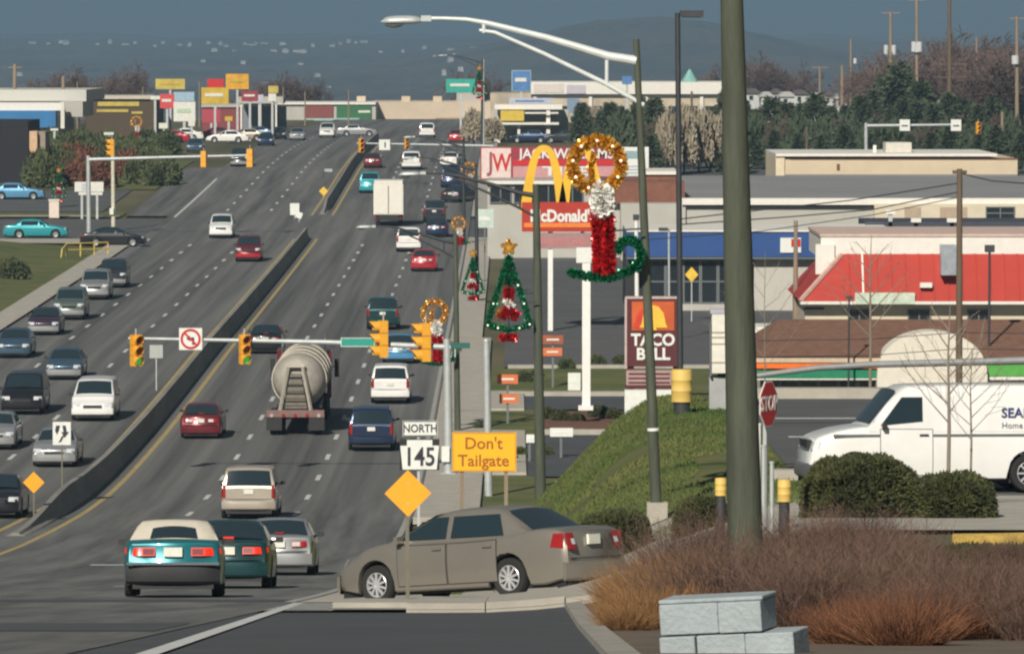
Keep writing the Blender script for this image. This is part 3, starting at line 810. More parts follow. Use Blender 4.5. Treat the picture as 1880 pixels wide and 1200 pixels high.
MB().bb(-1.1, 1.1, -.02, .1, .50, .62).build('rear_bumper', M_dark, bt)
MB().bb(-.8, .8, .1, 5.6, .62, .94).build('chassis', M_dark, bt)
mb = MB(); mb.bb(-1.0, 1.0, 5.7, 7.1, .6, 2.35); mb.build('cab', PA['white'], bt)
MB().bb(-1.12, 1.12, .04, 5.3, 3.36, 3.62).build('roof_fairing', mat('box white', (.74, .72, .64)), bt)
# ================================================================ poles, lamps, signals
M_pole = mat('pole green', (.066, .076, .052), .75, var=.3, scale=2, stretch=(3, 3, .4), bump=.2, bscale=12)
M_wood = mat('pole wood', (.13, .095, .065), .9, var=.25, scale=2, stretch=(4, 4, .3), bump=.3, bscale=12)
M_wood2 = mat('pole wood pale', (.26, .20, .14), .9, var=.2, scale=2, stretch=(4, 4, .3))
M_galv = mat('galvanised', (.50, .53, .53), .5, .35, var=.12, scale=3)
M_arm = mat('arm aluminium', (.66, .70, .69), .5, .2, var=.08, scale=3)
M_steel = mat('steel dark', (.05, .055, .06), .6, .3, var=.15)
M_wire = mat('wire', (.02, .02, .022), .7, var=0)
M_sig = mat('signal yellow', (.80, .38, .03), .5, var=.08, scale=6)
M_black = mat('visor black', (.015, .013, .010), .6, var=0)
M_red_off = mat('lens red unlit', (.16, .010, .010), .3, var=0)
M_amb_off = mat('lens amber unlit', (.22, .07, .008), .3, var=0)
M_grn_on = mat('lens green lit', (.10, .55, .10), .3, var=0, emit=.45)
M_grn_off = mat('lens green unlit', (.01, .06, .03), .3, var=0)
M_signw = mat('sign white', (.74, .76, .72), .5, var=.06, scale=6)
M_orange = mat('sign orange', (.86, .38, .015), .5, var=.04, scale=6)
M_green = mat('sign green', (.02, .30, .24), .5, var=.08, scale=6)
M_red = mat('sign red', (.55, .02, .02), .45, var=.06, scale=6)
M_post = mat('sign post', (.17, .16, .12), .6, .3, var=.15)
M_whitep = mat('white paint', (.80, .80, .77), .5, var=.05, scale=4)

def put(name, mb, m, t, base, smooth=False, parent=None):     # mb in world coordinates, thing t standing at base
    mb.v = [(x - base[0], y - base[1], z - base[2]) for x, y, z in mb.v]
    return mb.build(name, m, parent or t, smooth)

# --- the stout near pole
d = 72.; base = Vector((P(1371, 1090, d).x, d, T(P(1371, 1090, d).x, d)))
t = thing('utility_pole', 'stout dark green pole rising out of the bare shrubs', 'pole', base)
top = P(1337, -260, d)
put('shaft', MB().path([base + Vector((0, 0, -.2)), base.lerp(top, .08), base.lerp(top, .5), top], [.212, .207, .165, .112], 20), M_pole, t, base, 50)
put('base_collar', MB().path([P(1368, 1004, d), P(1368, 990, d)], [.218, .212], 20), M_pole, t, base, 50)

# --- street lamps with arms over the road
def lamp(label, bx, by, tx, ty, d, r0, r1, k, m, footing=False, bright=True, group='arm street lamps along the right kerb'):
    g = Vector(((bx - 940) / S(d), d, 0)); g.z = T(g.x, d)
    t = thing('street_lamp', label, 'street lamp', g, group=group)
    top = P(tx, ty, d)
    put('pole', MB().path([g + Vector((0, 0, -.1)), g.lerp(top, .5), top], [r0, (r0 + r1) / 2, r1], 14), m, t, g, 50)
    def A(x, z): return top + Vector((-x * k, 0, z * k))
    ma = M_arm if bright else M_steel
    up = [A(0, -.42), A(.55, -.33), A(1.75, .03), A(2.9, .31), A(3.3, .38), A(3.75, .40), A(4.15, .40)]
    put('upper_arm', MB().path(up, [.10 * k, .09 * k, .07 * k, .055 * k, .045 * k, .04 * k, .04 * k], 10), ma, t, g, 50)
    put('lower_arm', MB().path([A(-.15, -1.28), A(.6, -.86), A(1.8, -.28), A(2.75, .13), A(3.05, .17)], [.05 * k, .05 * k, .045 * k, .04 * k, .035 * k], 10), ma, t, g, 50)
    for x, z0, z1 in ((.57, -.92, -.36), (2.96, .12, .30)):
        put('strut', MB().tube(A(x, z0), A(x, z1), .04 * k), ma, t, g, 50)
    M = Matrix.Translation(A(4.55, .33)) @ Matrix.Scale(k, 4)
    mb = MB(); pr = [(-.40, .06), (-.30, .10), (.0, .12), (.3, .09), (.40, .04)]
    def fn(u, v):
        a = 2 * math.pi * u; x = -.42 + .84 * v; r = .115 * (max(0, 1 - abs(2 * v - 1) ** 3)) ** .5 + .004
        zz = math.sin(a) * r; zz = zz if zz > 0 else zz * .45
        return M @ Vector((x, math.cos(a) * r * 1.2, zz + .02 * v))
    mb.grid(fn, 14, 8); h = put('lamp_head', mb, M_galv, t, g, 60)
    def fl(u, v):
        a = 2 * math.pi * u; r = .15 * v
        return M @ Vector((-.15 + math.cos(a) * r * 1.3, math.sin(a) * r * .7, -.055 - .06 * (1 - v * v)))
    put('lens', MB().grid(fl, 14, 4), mat('lamp lens', (.35, .36, .33), .2, var=0), t, g, 60, parent=h)
    put('fitting', MB().box(A(4.08, .40), (.2 * k, .1 * k, .11 * k)), M_galv, t, g)
    if footing:
        q = MB(); q.bb(g.x - .2, g.x + .2, d - .2, d + .2, g.z - .2, g.z + .36); put('footing', q, M_conc, t, g)
        put('band', MB().path([g.lerp(top, .187), g.lerp(top, .193)], [r0 * 1.02, r0 * 1.02], 14), M_whitep, t, g)
    return t, g, top
lamp('leaning dark street lamp with bright truss arm and candle decoration on concrete footing', 1207, 1025, 1168, 72, 120, .115, .062, 1.0, M_pole, True)
lamp('dark street lamp behind the sedan carrying the large tinsel tree', 993, 930, 984, 338, 205, .20, .115, .92, M_pole, bright=False)
lamp('street lamp beside the signal pole with the middle candle decoration', 840, 815, 836, 430, 262, .14, .10, .85, M_pole, bright=False)
lamp('street lamp with the small tinsel tree by the kerb', 876, 560, 874, 300, 372, .14, .09, .9, M_steel, bright=False)
lamp('street lamp at the side street with the small candle', 852, 450, 851, 260, 457, .13, .09, .9, M_steel, bright=False)
lamp('farthest street lamp near the green building sign', 884, 300, 886, 108, 620, .14, .09, .9, M_steel, bright=False)

# --- shoebox lot lights
def lotlight(label, bx, tx, ty, d, r, m, head=(.58, .36, .20), side=1):
    g = Vector(((bx - 940) / S(d), d, 0)); g.z = T(g.x, d); top = P(tx, ty, d)
    t = thing('lot_light', label, 'lot light', g, group='shoebox lights in the lots')
    put('pole', MB().path([g + Vector((0, 0, -.1)), top], [r, r * .85], 10), m, t, g, 50)
    h = put('lamp_box', MB().box(top + Vector((side * (head[0] * .6), 0, -.02)), head), M_steel, t, g)
    put('lens', MB().box(top + Vector((side * head[0] * .6, 0, -.02 - head[2] / 2 - .01)), (head[0] * .8, head[1] * .8, .02)), mat('lamp lens', (.35, .36, .33)), t, g, parent=h)
    return t
lotlight('tall dark shoebox lot light beside the yellow drum', 1250, 1244, 24, 163, .085, M_steel, (.62, .4, .17))
lotlight('shoebox light in front of the red restaurant roof', 1816, 1817, 455, 255, .06, M_steel, (.40, .3, .28), 0)
lotlight('thin shoebox light pole left of the white arch', 1558, 1559, 545, 252, .045, M_steel, (.3, .2, .12), 0)
lotlight('pale lot light pole by the blue storefront', 1229, 1228, 420, 330, .07, M_galv, (.5, .3, .16), -1)
lotlight('white pole with square white box in front of the blue storefront', 1170, 1168, 398, 345, .13, M_whitep, (.35, .3, .3), 0)

# --- traffic signals
def signal(label, c, facing='front', k=1., parent=None, sections=3, on=True, turn=22):
    t = thing('traffic_signal', label, 'traffic signal', c, R(turn) if facing == 'front' else R(-78 if facing == 'side' else 165), group='yellow traffic signals')
    for i in range(sections):
        z = (1 - i) * .36 * k
        h = MB().box((0, 0, z), (.36 * k, .24 * k, .345 * k)).build('housing', M_sig, t)
        lens = [M_red_off, M_amb_off, M_grn_on if on else M_grn_off][i]
        mb = MB(); mb.lathe([(0, .0), (.10, .01), (.135, .02)], 16, Matrix.Translation((0, -.13 * k, z)) @ Matrix.Rotation(math.pi / 2, 4, 'X') @ Matrix.Scale(k, 4))
        mb.build('lens', lens, t, 60)
        mb = MB(); v = []
        for q in range(15):
            a = R(-40 + 260 * q / 14); x, zz = math.cos(a) * .155 * k, math.sin(a) * .155 * k
            l = .30 * k * (.55 + .45 * max(0, math.sin(a)))
            v += [(x, -.12 * k, z + zz), (x * .97, -.12 * k - l, z + zz)]
        mb.add(v, [(2 * q, 2 * q + 1, 2 * q + 3, 2 * q + 2) for q in range(14)])
        mb.build('visor', M_sig, t, 50)
    MB().tube((0, .02, .53 * k), (0, .02, .75 * k), .03).build('bracket', M_galv, t)
    return t
d = 236.
g = Vector(((823 - 940) / S(d), d, 0)); g.z = T(g.x, d) + .1
t = thing('mast_arm_pole', 'galvanised signal pole with long arm reaching over the northbound lanes', 'signal mast', g)
put('pole', MB().path([g, P(821, 645, d), P(820, 622, d)], [.19, .15, .14], 14), M_galv, t, g, 50)
put('mast_arm', MB().path([P(848, 640, d), P(821, 637, d), P(600, 628, d), P(236, 621, d)], [.10, .12, .10, .06], 10), M_galv, t, g, 50)
put('base_plate', MB().box(g + Vector((0, 0, .03)), (.55, .55, .06)), M_galv, t, g)
sb = put('push_button_sign', MB().box(P(818, 833, d - .3), (.30, .02, .60)), M_signw, t, g)
signal('signal at the very tip of the long mast arm showing green', P(250, 643, d - .25), k=1.12, turn=30)
s2 = signal('signal on the mast arm above the median barrier showing green', P(449, 641, d - .25), k=1.06)
signal('signal turned sideways on the arm beside the green street name plate', P(703, 622, d - .2), 'side', 1.32)
signal('signal turned sideways nearest the mast pole', P(781, 628, d - .2), 'side', 1.38)
g2 = Vector(((897 - 940) / S(224), 224, 0)); g2.z = T(g2.x, 224)
t = thing('signal_pole', 'plain galvanised pole behind the orange warning board', 'pole', g2)
put('shaft', MB().path([g2, P(893, 626, 224)], [.15, .125], 14), M_galv, t, g2, 50)
put('cap', MB().path([P(893, 626, 224), P(893, 622, 224)], [.14, .10], 14), M_galv, t, g2)
# street name plate on the arm
c = P(657, 628, d - .2); t = thing('street_name_sign', 'long green street name plate on the mast arm', 'sign', c)
MB().box((0, 0, 0), (1.30, .03, .34)).build('plate', M_green, t)
mb = MB()
for s_ in (-1, 1): mb.box((0, -.018, s_ * .16), (1.30, .004, .025)); mb.box((s_ * .64, -.018, 0), (.025, .004, .30))
mb.build('border', M_signw, t)
c = P(845, 634, d - .25); t = thing('street_name_sign', 'dark green street name plate beside the mast pole', 'sign', c)
MB().box((0, 0, 0), (.75, .03, .22)).build('plate', mat('sign green dark', (.02, .12, .10), .5), t)
MB().box((-.2, .05, -.2), (.05, .05, .5)).build('bracket', M_galv, t)
# no-left-turn sign
c = P(350, 622, d - .2); t = thing('no_left_turn_sign', 'white square sign with a red ring and slash on the mast arm', 'sign', c)
MB().box((0, 0, 0), (.88, .025, .84)).build('plate', M_signw, t)
mb = MB(); mb.lathe([(.30, -.006), (.39, -.006), (.39, .006), (.30, .006)], 28, Matrix.Translation((0, -.022, 0)) @ Matrix.Rotation(math.pi / 2, 4, 'X'), close=True)
mb.bar((-.25, -.030, .25), (.25, -.030, -.25), .01, .075); mb.build('prohibition_ring', M_red, t)
mb = MB(); mb.prism([(.06, -.22), (.14, -.22), (.14, .06), (-.02, .06), (-.02, .13), (-.17, .02), (-.02, -.09), (-.02, -.02), (.06, -.02)], -.026, -.018); mb.build('arrow', M_ink, t)

# far-left mast arm at the side street and its signals
d = 470.
g = Vector(((163 - 940) / S(d), d, 0)); g.z = T(g.x, d)
t = thing('mast_arm_pole', 'pale signal mast across the side street by the black sedan', 'signal mast', g)
put('pole', MB().path([g, P(162, 286, d)], [.19, .15], 12), M_galv, t, g, 50)
put('mast_arm', MB().path([P(162, 293, d), P(300, 289, d), P(466, 285, d)], [.15, .12, .09], 10), M_galv, t, g, 50)
signal('signal seen from behind in the middle of the far left arm', P(374, 292, d - .3), 'back', 1.15)
signal('signal at the tip of the far left arm', P(459, 290, d - .3), 'back', 1.3)
signal('wide signal above the side street arm near the bushes', P(205, 271, d + 2), 'side', 1.2)
d = 480.
g = Vector(((208 - 940) / S(d), d, 0)); g.z = T(g.x, d)
t = thing('signal_pole', 'short cream pole beside the far left mast', 'pole', g)
put('shaft', MB().path([g, P(207, 275, d)], [.17, .14], 12), mat('cream paint', (.60, .56, .44), .6), t, g, 50)
put('control_box', MB().box(P(205, 388, d - .2), (.3, .3, .5)), M_signw, t, g)
# far centre arm and signals past the gap
d = 560.
g = Vector(((905 - 940) / S(d), d, 0)); g.z = T(g.x, d)
t = thing('mast_arm_pole', 'distant signal mast reaching over the road near the crest', 'signal mast', g)
put('pole', MB().path([g, P(905, 268, d)], [.17, .13], 10), M_galv, t, g, 50)
put('mast_arm', MB().path([P(905, 268, d), P(655, 263, d)], [.12, .07], 8), M_galv, t, g, 50)
signal('distant signal above the far barrier', P(663, 267, d - .3), 'front', 1.2, on=False)
signal('distant signal in the middle of the crest arm', P(746, 264, d - .3), 'front', .9, on=False)
c = P(706, 266, d - .3); t = thing('lane_sign', 'square white lane sign on the distant signal arm', 'sign', c)
MB().box((0, 0, 0), (1.0, .03, .95)).build('plate', M_signw, t); MB().box((.05, -.02, 0), (.12, .006, .5)).build('arrow', M_ink, t)
# right background arm
d = 545.
g = Vector(((1590 - 940) / S(d), d, 0)); g.z = T(g.x, d)
t = thing('mast_arm_pole', 'pale signal mast in front of the pines', 'signal mast', g)
put('pole', MB().path([g, P(1590, 226, d)], [.2, .16], 10), M_galv, t, g, 50)
put('mast_arm', MB().path([P(1590, 231, d), P(1760, 229, d)], [.15, .1], 8), M_galv, t, g, 50)
for px, lb in ((1661, 'white signal back on the pale mast arm'), (1755, 'white signal back at the tip of the pale mast arm')):
    c = P(px, 230, d - .3); q = thing('traffic_signal', lb, 'traffic signal', c, group='signal backs on the pale mast')
    MB().box((0, 0, 0), (.9, .3, 1.0)).build('housing', M_signw, q); MB().box((0, -.16, -.05), (.55, .03, .12)).build('louvre', M_steel, q)

signal('yellow signal hanging past the pale mast arm tip', P(1796, 235, d - .3), 'front', 1.0, on=False)
# --- curved arm in front of the corner shop
d = 150.; pts = [P(1386, 690, d), P(1430, 684, d), P(1500, 675, d), P(1600, 669, d), P(1900, 661, d), P(2080, 660, d)]
g = Vector((P(2080, 660, d).x, d, 0)); g.z = T(g.x, d)
t = thing('mast_arm_pole', 'grey curved mast arm crossing in front of the corner shop', 'signal mast', g)
put('pole', MB().path([g, P(2080, 630, d)], [.16, .13], 12), M_steel, t, g, 50)
put('mast_arm', MB().path(pts, [.065, .07, .075, .08, .10, .12], 12), mat('arm grey', (.27, .28, .28), .6, .2, var=.1), t, g, 60)

# ================================================================ wooden poles and wires
def wpole(label, px, ty, d, by=None, r=.15, m=None, arms=(), cans=(), group='utility poles', lean=0):
    g = Vector(((px - 940) / S(d), d, 0)); g.z = T(g.x, d) if d < 900 else RZ(d)
    top = P(px + lean, ty, d)
    t = thing('utility_pole', label, 'utility pole', g, group=group)
    put('shaft', MB().path([g, top], [r, r * .7], 9), m or M_wood, t, g, 50)
    for y, wd in arms:
        c = P(px + lean * .9, y, d); put('crossarm', MB().box(c, (wd, .12, .12)), m or M_wood, t, g)
    for x, y, rr, hh in cans:
        c = P(px + x, y, d - .3); put('transformer', MB().tube(c - Vector((0, 0, hh / 2)), c + Vector((0, 0, hh / 2)), rr, n=10), mat('transformer', (.55, .57, .58), .5, var=.05), t, g, 50)
    return top
wpole('brown wooden pole between the red roof and the arch', 1762, 310, 215, r=.14, arms=((316, .5),))
wpole('short wooden pole by the red and white shop sign', 1461, 405, 345, r=.16, m=M_wood2)
wpole('wooden pole with two white transformers above the pines', 1635, 22, 760, r=.26, m=M_wood2, arms=((24, 2.2),), cans=((-8, 92, .3, 1.2), (6, 92, .3, 1.2)))
wpole('tall pale pole with a white transformer bank', 1683, -40, 740, r=.24, m=M_wood2, arms=((0, 2.0),), cans=((-5, 86, .34, 1.2), (5, 86, .34, 1.2), (0, 88, .3, 1.1)))
wpole('orange-brown utility pole with long crossarms in the bare trees', 1743, -60, 720, r=.28, arms=((118, 4.2), (142, 3.8)))
wpole('utility pole against the woods at the right of the transformers', 1867, 30, 720, r=.26, m=M_wood2, cans=((-3, 110, .45, 1.0),), arms=((34, 1.6),))
wpole('thin grey pole in the bare woods', 1793, 68, 800, r=.2, m=M_wood2)
wpole('pole with crossarm above the white houses', 1505, 122, 900, r=.22, m=M_wood2, arms=((124, 2.4),))
wpole('grey pole rising beside two small street lamps', 1562, 72, 820, r=.2, m=M_wood2, cans=((8, 112, .25, .7),))
wpole('short pale pole over the pines', 1546, 120, 800, r=.28, m=M_wood2)
wpole('cream pole at the right end of the pines', 1840, 205, 600, r=.2, m=M_wood2)
wpole('pole in front of the pines left of the beige building', 1481, 232, 560, r=.14, m=M_wood)
wpole('brown pole in front of the tan storefronts', 1270, 168, 640, r=.16, m=M_wood)
wpole('grey pole behind the blue-roofed shop', 27, 118, 720, r=.3, m=M_wood2, arms=((124, 1.6),))
wpole('pale pole at the end of the blue-roofed shop', 116, 140, 720, r=.26, m=M_wood2)
wpole('thin white pole at the far street lamp', 888, 108, 640, r=.1, m=M_galv)
def wire(label, pts, d, r=.022):
    a = [P(x, y, dd) for x, y, dd in pts] if d is None else [P(x, y, d) for x, y in pts]
    b = a[0]; t = MB(); t.path([p - b for p in a], r, 5); o = t.build('overhead_wire', M_wire, loc=b)
    return tag(o, label, 'wire', 'overhead wires')
wire('upper wire crossing the grey shop roof to the brown pole', [(1250, 402), (1400, 385), (1560, 368), (1762, 336)], 215)
wire('middle wire crossing the grey shop wall to the brown pole', [(1250, 412), (1450, 398), (1600, 385), (1762, 352)], 215)
wire('sagging wire from the brown pole off past the red roof', [(1762, 318), (1820, 332), (1900, 338)], 215)
wire('thin wire over the blue storefront fascia', [(1186, 440), (1400, 424), (1600, 395), (1762, 362)], 215, .016)
wire('slack wire over the mansard roof', [(1392, 625), (1600, 622), (1762, 610), (1900, 612)], 215, .014)
wire('lower slack wire across the white arch', [(1392, 655), (1600, 652), (1762, 640), (1900, 642)], 215, .014)
# ================================================================ road signs
def posts(t, xs, z0, z1, w_=.06, m=None):
    for x in xs: MB().bb(x - w_ / 2, x + w_ / 2, -.0, w_, z0, z1).build('post', m or M_post, t)
def at(px, py, d, rise=None):
    x = (px - 940) / S(d); return Vector((x, d, T(x, d)))
def H(t, py): return P(940, py, t.location.y).z - t.location.z     # local height of a photograph row
# blank yellow diamond
d = 91.; t = thing('diamond_marker', 'blank orange-yellow diamond marker on a thin post on the concrete island', 'sign', at(748, 1110, d), ry=R(-.4))
t.location.z += .1
c = H(t, 905); h = .345
MB().prism([(.015, c - h), (.015 + h, c), (.015, c + h), (.015 - h, c)], -.012, -.004).build('plate', M_orange, t)
MB().bb(-.028, .028, 0, .05, -.1, c + .2).build('post', M_post, t)
for z in (c - .15, c + .15): MB().tube((.015, -.018, z), (.015, -.010, z), .012, n=8).build('bolt', M_galv, t)
# route marker
d = 119.; t = thing('route_marker', 'white route marker reading north 145 on a thin post', 'sign', at(768, 1080, d), rz=R(4))
mb = MB(); zc = H(t, 786); mb.box((.03, -.02, zc), (.67, .02, .30)); p = mb.build('direction_plate', M_signw, t)
mb = MB()
for s_ in (-1, 1): mb.box((.03, -.034, zc + s_ * .137), (.65, .004, .014)); mb.box((.03 + s_ * .318, -.034, zc), (.014, .004, .26))
mb.build('border', M_ink, p)
text('lettering', 'NORTH', .215, M_ink, p, (.03, -.034, zc - .005), sx=.88, bold=.004)
zc = H(t, 834)
MB().box((.02, -.02, zc), (.765, .02, .60)).build('shield_plate', mat('sign black', (.02, .022, .022), .5, var=0), t)
k = [(-.33, .27), (-.24, .27), (-.24, .29), (.24, .29), (.24, .27), (.33, .27), (.33, .20), (.37, .20), (.345, -.285), (-.345, -.285), (-.37, .20), (-.33, .20)]
k = [(-.245, .285), (.245, .285), (.245, .175), (.375, .175), (.330, -.285), (-.330, -.285), (-.375, .175), (-.245, .175)]
q = MB().prism([(x + .02, z + zc) for x, z in k], -.040, -.032).build('keystone', M_signw, t)
text('lettering', '145', .50, M_ink, q, (.02, -.046, zc - .055), sx=.82, bold=.008)
MB().bb(-.025, .025, 0, .045, -.1, H(t, 775)).build('post', M_galv, t)
# don't tailgate board
d = 150.; t = thing('warning_board', "orange board reading don't tailgate on two wooden posts", 'sign', at(889, 1000, d))
zc = H(t, 829)
p = MB().box((0, -.03, zc), (1.56, .02, .95)).build('board', mat('board orange', (.95, .47, .012), .5, var=.03), t)
M_brown = mat('board lettering', (.34, .11, .01), .6, var=0)
text('lettering', "Don't", .40, M_brown, p, (-.02, -.045, zc + .20), bold=.006)
text('lettering', "Tailgate", .40, M_brown, p, (-.02, -.045, zc - .22), bold=.006)
mb = MB()
for s_ in (-1, 1): mb.box((0, -.043, zc + s_ * .455), (1.50, .004, .012)); mb.box((s_ * .755, -.043, zc), (.012, .004, .88))
mb.build('border', M_brown, p)
posts(t, (-.54, .53), -.1, zc + .45, .09, M_wood2)
# stop sign, almost edge on
d = 101.; t = thing('stop_sign', 'red stop sign seen almost edge on beside the stout pole', 'stop sign', at(1409, 900, d), rz=R(66))
zc = H(t, 741); r = .405
oc = [(r * math.cos(R(22.5 + 45 * i)), zc + r * math.sin(R(22.5 + 45 * i))) for i in range(8)]
p = MB().prism(oc, -.03, -.015).build('plate', M_signw, t)
MB().prism([(x * .94, zc + (z - zc) * .94) for x, z in oc], -.036, -.031).build('face', M_red, p)
text('lettering', 'STOP', .34, M_signw, p, (0, -.040, zc - .005), sx=.9, bold=.006)
posts(t, (0,), -.1, zc + .3, .06, M_galv)
# median signs
d = 219.; t = thing('keep_right_sign', 'white keep right sign on a post at the barrier end', 'sign', at(112, 925, d))
zc = H(t, 795); t.location.z += .0
p = MB().box((0, -.02, zc), (.64, .02, .82)).build('plate', M_signw, t)
mb = MB(); mb.prism([(-.06, zc + .28), (-.20, zc + .28), (-.24, zc + .10), (-.17, zc - .05), (-.10, zc + .10)], -.042, -.034)
mb.prism([(.02, zc + .28), (.14, zc + .28), (.18, zc + .05), (.26, zc + .05), (.10, zc - .16), (-.02, zc + .05), (.06, zc + .05)], -.042, -.034)
mb.prism([(.0, zc - .10), (.10, zc - .05), (-.02, zc - .30), (-.12, zc - .33)], -.042, -.034); mb.build('arrow', M_ink, p)
posts(t, (0,), -.1, zc + .3, .05, M_post)
d = 205.; t = thing('object_marker', 'small orange diamond marker by the barrier end', 'sign', at(60, 985, d))
zc = H(t, 885); h = .36; MB().prism([(0, zc - h), (h, zc), (0, zc + h), (-h, zc)], -.02, -.01).build('plate', M_orange, t); posts(t, (0,), -.1, zc + .1, .05)
d = 290.; t = thing('median_sign', 'small grey sign on a thin post standing on the barrier', 'sign', at(286, 715, d)); zc = H(t, 645)
MB().box((0, -.02, zc), (.62, .02, .62)).build('plate', mat('sign grey', (.40, .42, .41), .6), t); posts(t, (0,), -.1, zc + .2, .05, M_galv)
d = 500.; t = thing('median_sign', 'white sign at the tip of the far barrier', 'sign', at(541, 400, d)); zc = H(t, 384)
MB().box((0, -.02, zc), (.75, .02, .95)).build('plate', M_signw, t); posts(t, (0,), -.1, zc + .2, .06, M_galv)
t = thing('median_sign', 'slanted white panel beside the far barrier tip', 'sign', at(549, 408, 495)); zc = H(t, 395)
MB().box((0, -.02, zc), (.5, .02, .5), Matrix.Rotation(R(20), 3, 'Y')).build('plate', M_signw, t); posts(t, (0,), -.1, zc, .06, M_galv)
d = 540.; t = thing('object_marker', 'yellow marker on a post at the far barrier', 'sign', at(594, 375, d)); zc = H(t, 351); h = .4
MB().prism([(0, zc - h), (h, zc), (0, zc + h), (-h, zc)], -.02, -.01).build('plate', mat('marker yellow', (.75, .5, .05), .5), t); posts(t, (0,), -.1, zc + .1, .1, M_orange)
d = 590.; t = thing('median_sign', 'tall white sign above the far barrier', 'sign', at(603, 345, d)); zc = H(t, 322)
MB().box((0, -.02, zc), (.75, .02, 1.25)).build('plate', mat('sign grey', (.40, .42, .41), .6), t); posts(t, (0,), -.1, zc, .06, M_galv)
# yellow pipe railing
d0 = dofy(470, -32); t = thing('pipe_railing', 'yellow pipe railing at the corner of the grass', 'railing', at(160, 478, d0)); M_yp = mat('railing yellow', (.62, .46, .12), .6, var=.15)
for x in (-1.35, -.45, .45, 1.35): MB().tube((x, x * 1.2, -.1), (x, x * 1.2, .95), .05).build('post', M_yp, t)
for z in (.5, .95): MB().path([(-1.35, -1.6, z), (1.35, 1.6, z)], .05, 8).build('rail', M_yp, t)
MB().path([(-1.35, -1.6, .95), (-1.6, -2.6, .6), (-1.65, -2.9, 0)], .05, 8).build('rail', M_yp, t)

# ================================================================ tinsel decorations
def tin(name, col, rough=.28):
    return mat('tinsel ' + name, col, rough, .55, var=.35, scale=9, spec=.8)
TG, TR, TW, TN = tin('gold', (.74, .42, .05)), tin('red', (.62, .018, .022)), mat('tinsel white', (.90, .90, .86), .6, 0, var=.08, scale=9), tin('green', (.015, .22, .10))
M_bulb = mat('bulb', (1, .93, .72), .2, var=0, emit=.9)
def tinsel(pts, rad, n, ln=.14, wd=.018, seed=1):
    rd = random.Random(seed); mb = MB(); seg = []; tot = 0
    for a, b in zip(pts, pts[1:]):
        l = (Vector(b) - Vector(a)).length; seg.append((tot, l, Vector(a), Vector(b))); tot += l
    for _ in range(n):
        q = rd.random() * tot
        for s0, l, a, b in seg:
            if q <= s0 + l: break
        c = a.lerp(b, (q - s0) / max(l, 1e-6)); t = (b - a).normalized()
        dv = Vector((rd.gauss(0, 1), rd.gauss(0, 1), rd.gauss(0, 1))); dv = (dv - t * dv.dot(t) * .5).normalized()
        e = c + dv * rad * (.75 + .5 * rd.random()); s_ = dv.cross(Vector((rd.random() - .5, rd.random() - .5, rd.random() - .5))).normalized() * wd
        b0 = c + dv * rad * .25
        mb.add([b0 - s_, b0 + s_, e + s_, e - s_], [(0, 1, 2, 3)])
    return mb
def arc(cx, cz, rx, rz, a0, a1, n=24): return [(cx + rx * math.cos(R(a0 + (a1 - a0) * i / n)), 0, cz + rz * math.sin(R(a0 + (a1 - a0) * i / n))) for i in range(n + 1)]
def bulbs(t, pts, r):
    for p in pts: MB().lathe([(0, -r), (r * .8, -r * .5), (r, 0), (r * .8, r * .5), (0, r)], 8, Matrix.Translation(p)).build('bulb', M_bulb, t, 60)
def candle(label, c, k, dens=1.):
    t = thing('candle_decoration', label, 'decoration', c, group='tinsel candle decorations'); t.scale = (k, k, k)
    ring = arc(-.12, 2.19, .47, .47, 0, 360, 36)
    tinsel(ring, .135, int(2200 * dens), wd=.016, seed=3).build('halo', TG, t)
    MB().path(ring, .05, 6).build('halo_frame', TG, t, 50)
    tinsel([(-.20, 0, 1.80), (-.24, 0, 2.15), (-.16, 0, 2.42)], .07, int(420 * dens), seed=5).build('flame', TG, t)
    tinsel([(-.04, 0, 1.74), (.0, 0, 1.28)], .21, int(1100 * dens), wd=.036, seed=4).build('candle_top', TW, t)
    tinsel([(-.10, 0, 1.30), (-.06, 0, .12)], .14, int(1000 * dens), wd=.022, seed=6).build('candle_stick', TR, t)
    tinsel([(.09, 0, 1.22), (.11, 0, .10)], .14, int(1000 * dens), wd=.022, seed=7).build('candle_stick', TR, t)
    MB().tube((0, .02, .05), (-.02, .02, 1.75), .10, n=10).build('candle_core', TR, t, 50)
    tinsel([(-.66, 0, .12), (-.35, 0, .04), (.1, 0, .0), (.45, 0, .10), (.62, 0, .22)], .09, int(1300 * dens), wd=.018, seed=8).build('saucer', TN, t)
    tinsel(arc(.50, .44, .24, .30, -70, 170, 20), .10, int(1200 * dens), wd=.018, seed=9).build('handle', TN, t)
    MB().path([(-.66, 0, .12), (-.35, 0, .04), (.1, 0, .0), (.45, 0, .10)] + arc(.50, .44, .24, .30, -60, 170, 16), .035, 6).build('wire_frame', TN, t, 50)
    bulbs(t, [(-.12 + .47 * math.cos(R(a)), -.11, 2.19 + .47 * math.sin(R(a))) for a in range(10, 370, 40)], .030)
    MB().tube((0, .06, .9), (.75, .06, .95), .02).build('bracket', M_steel, t)
    return t
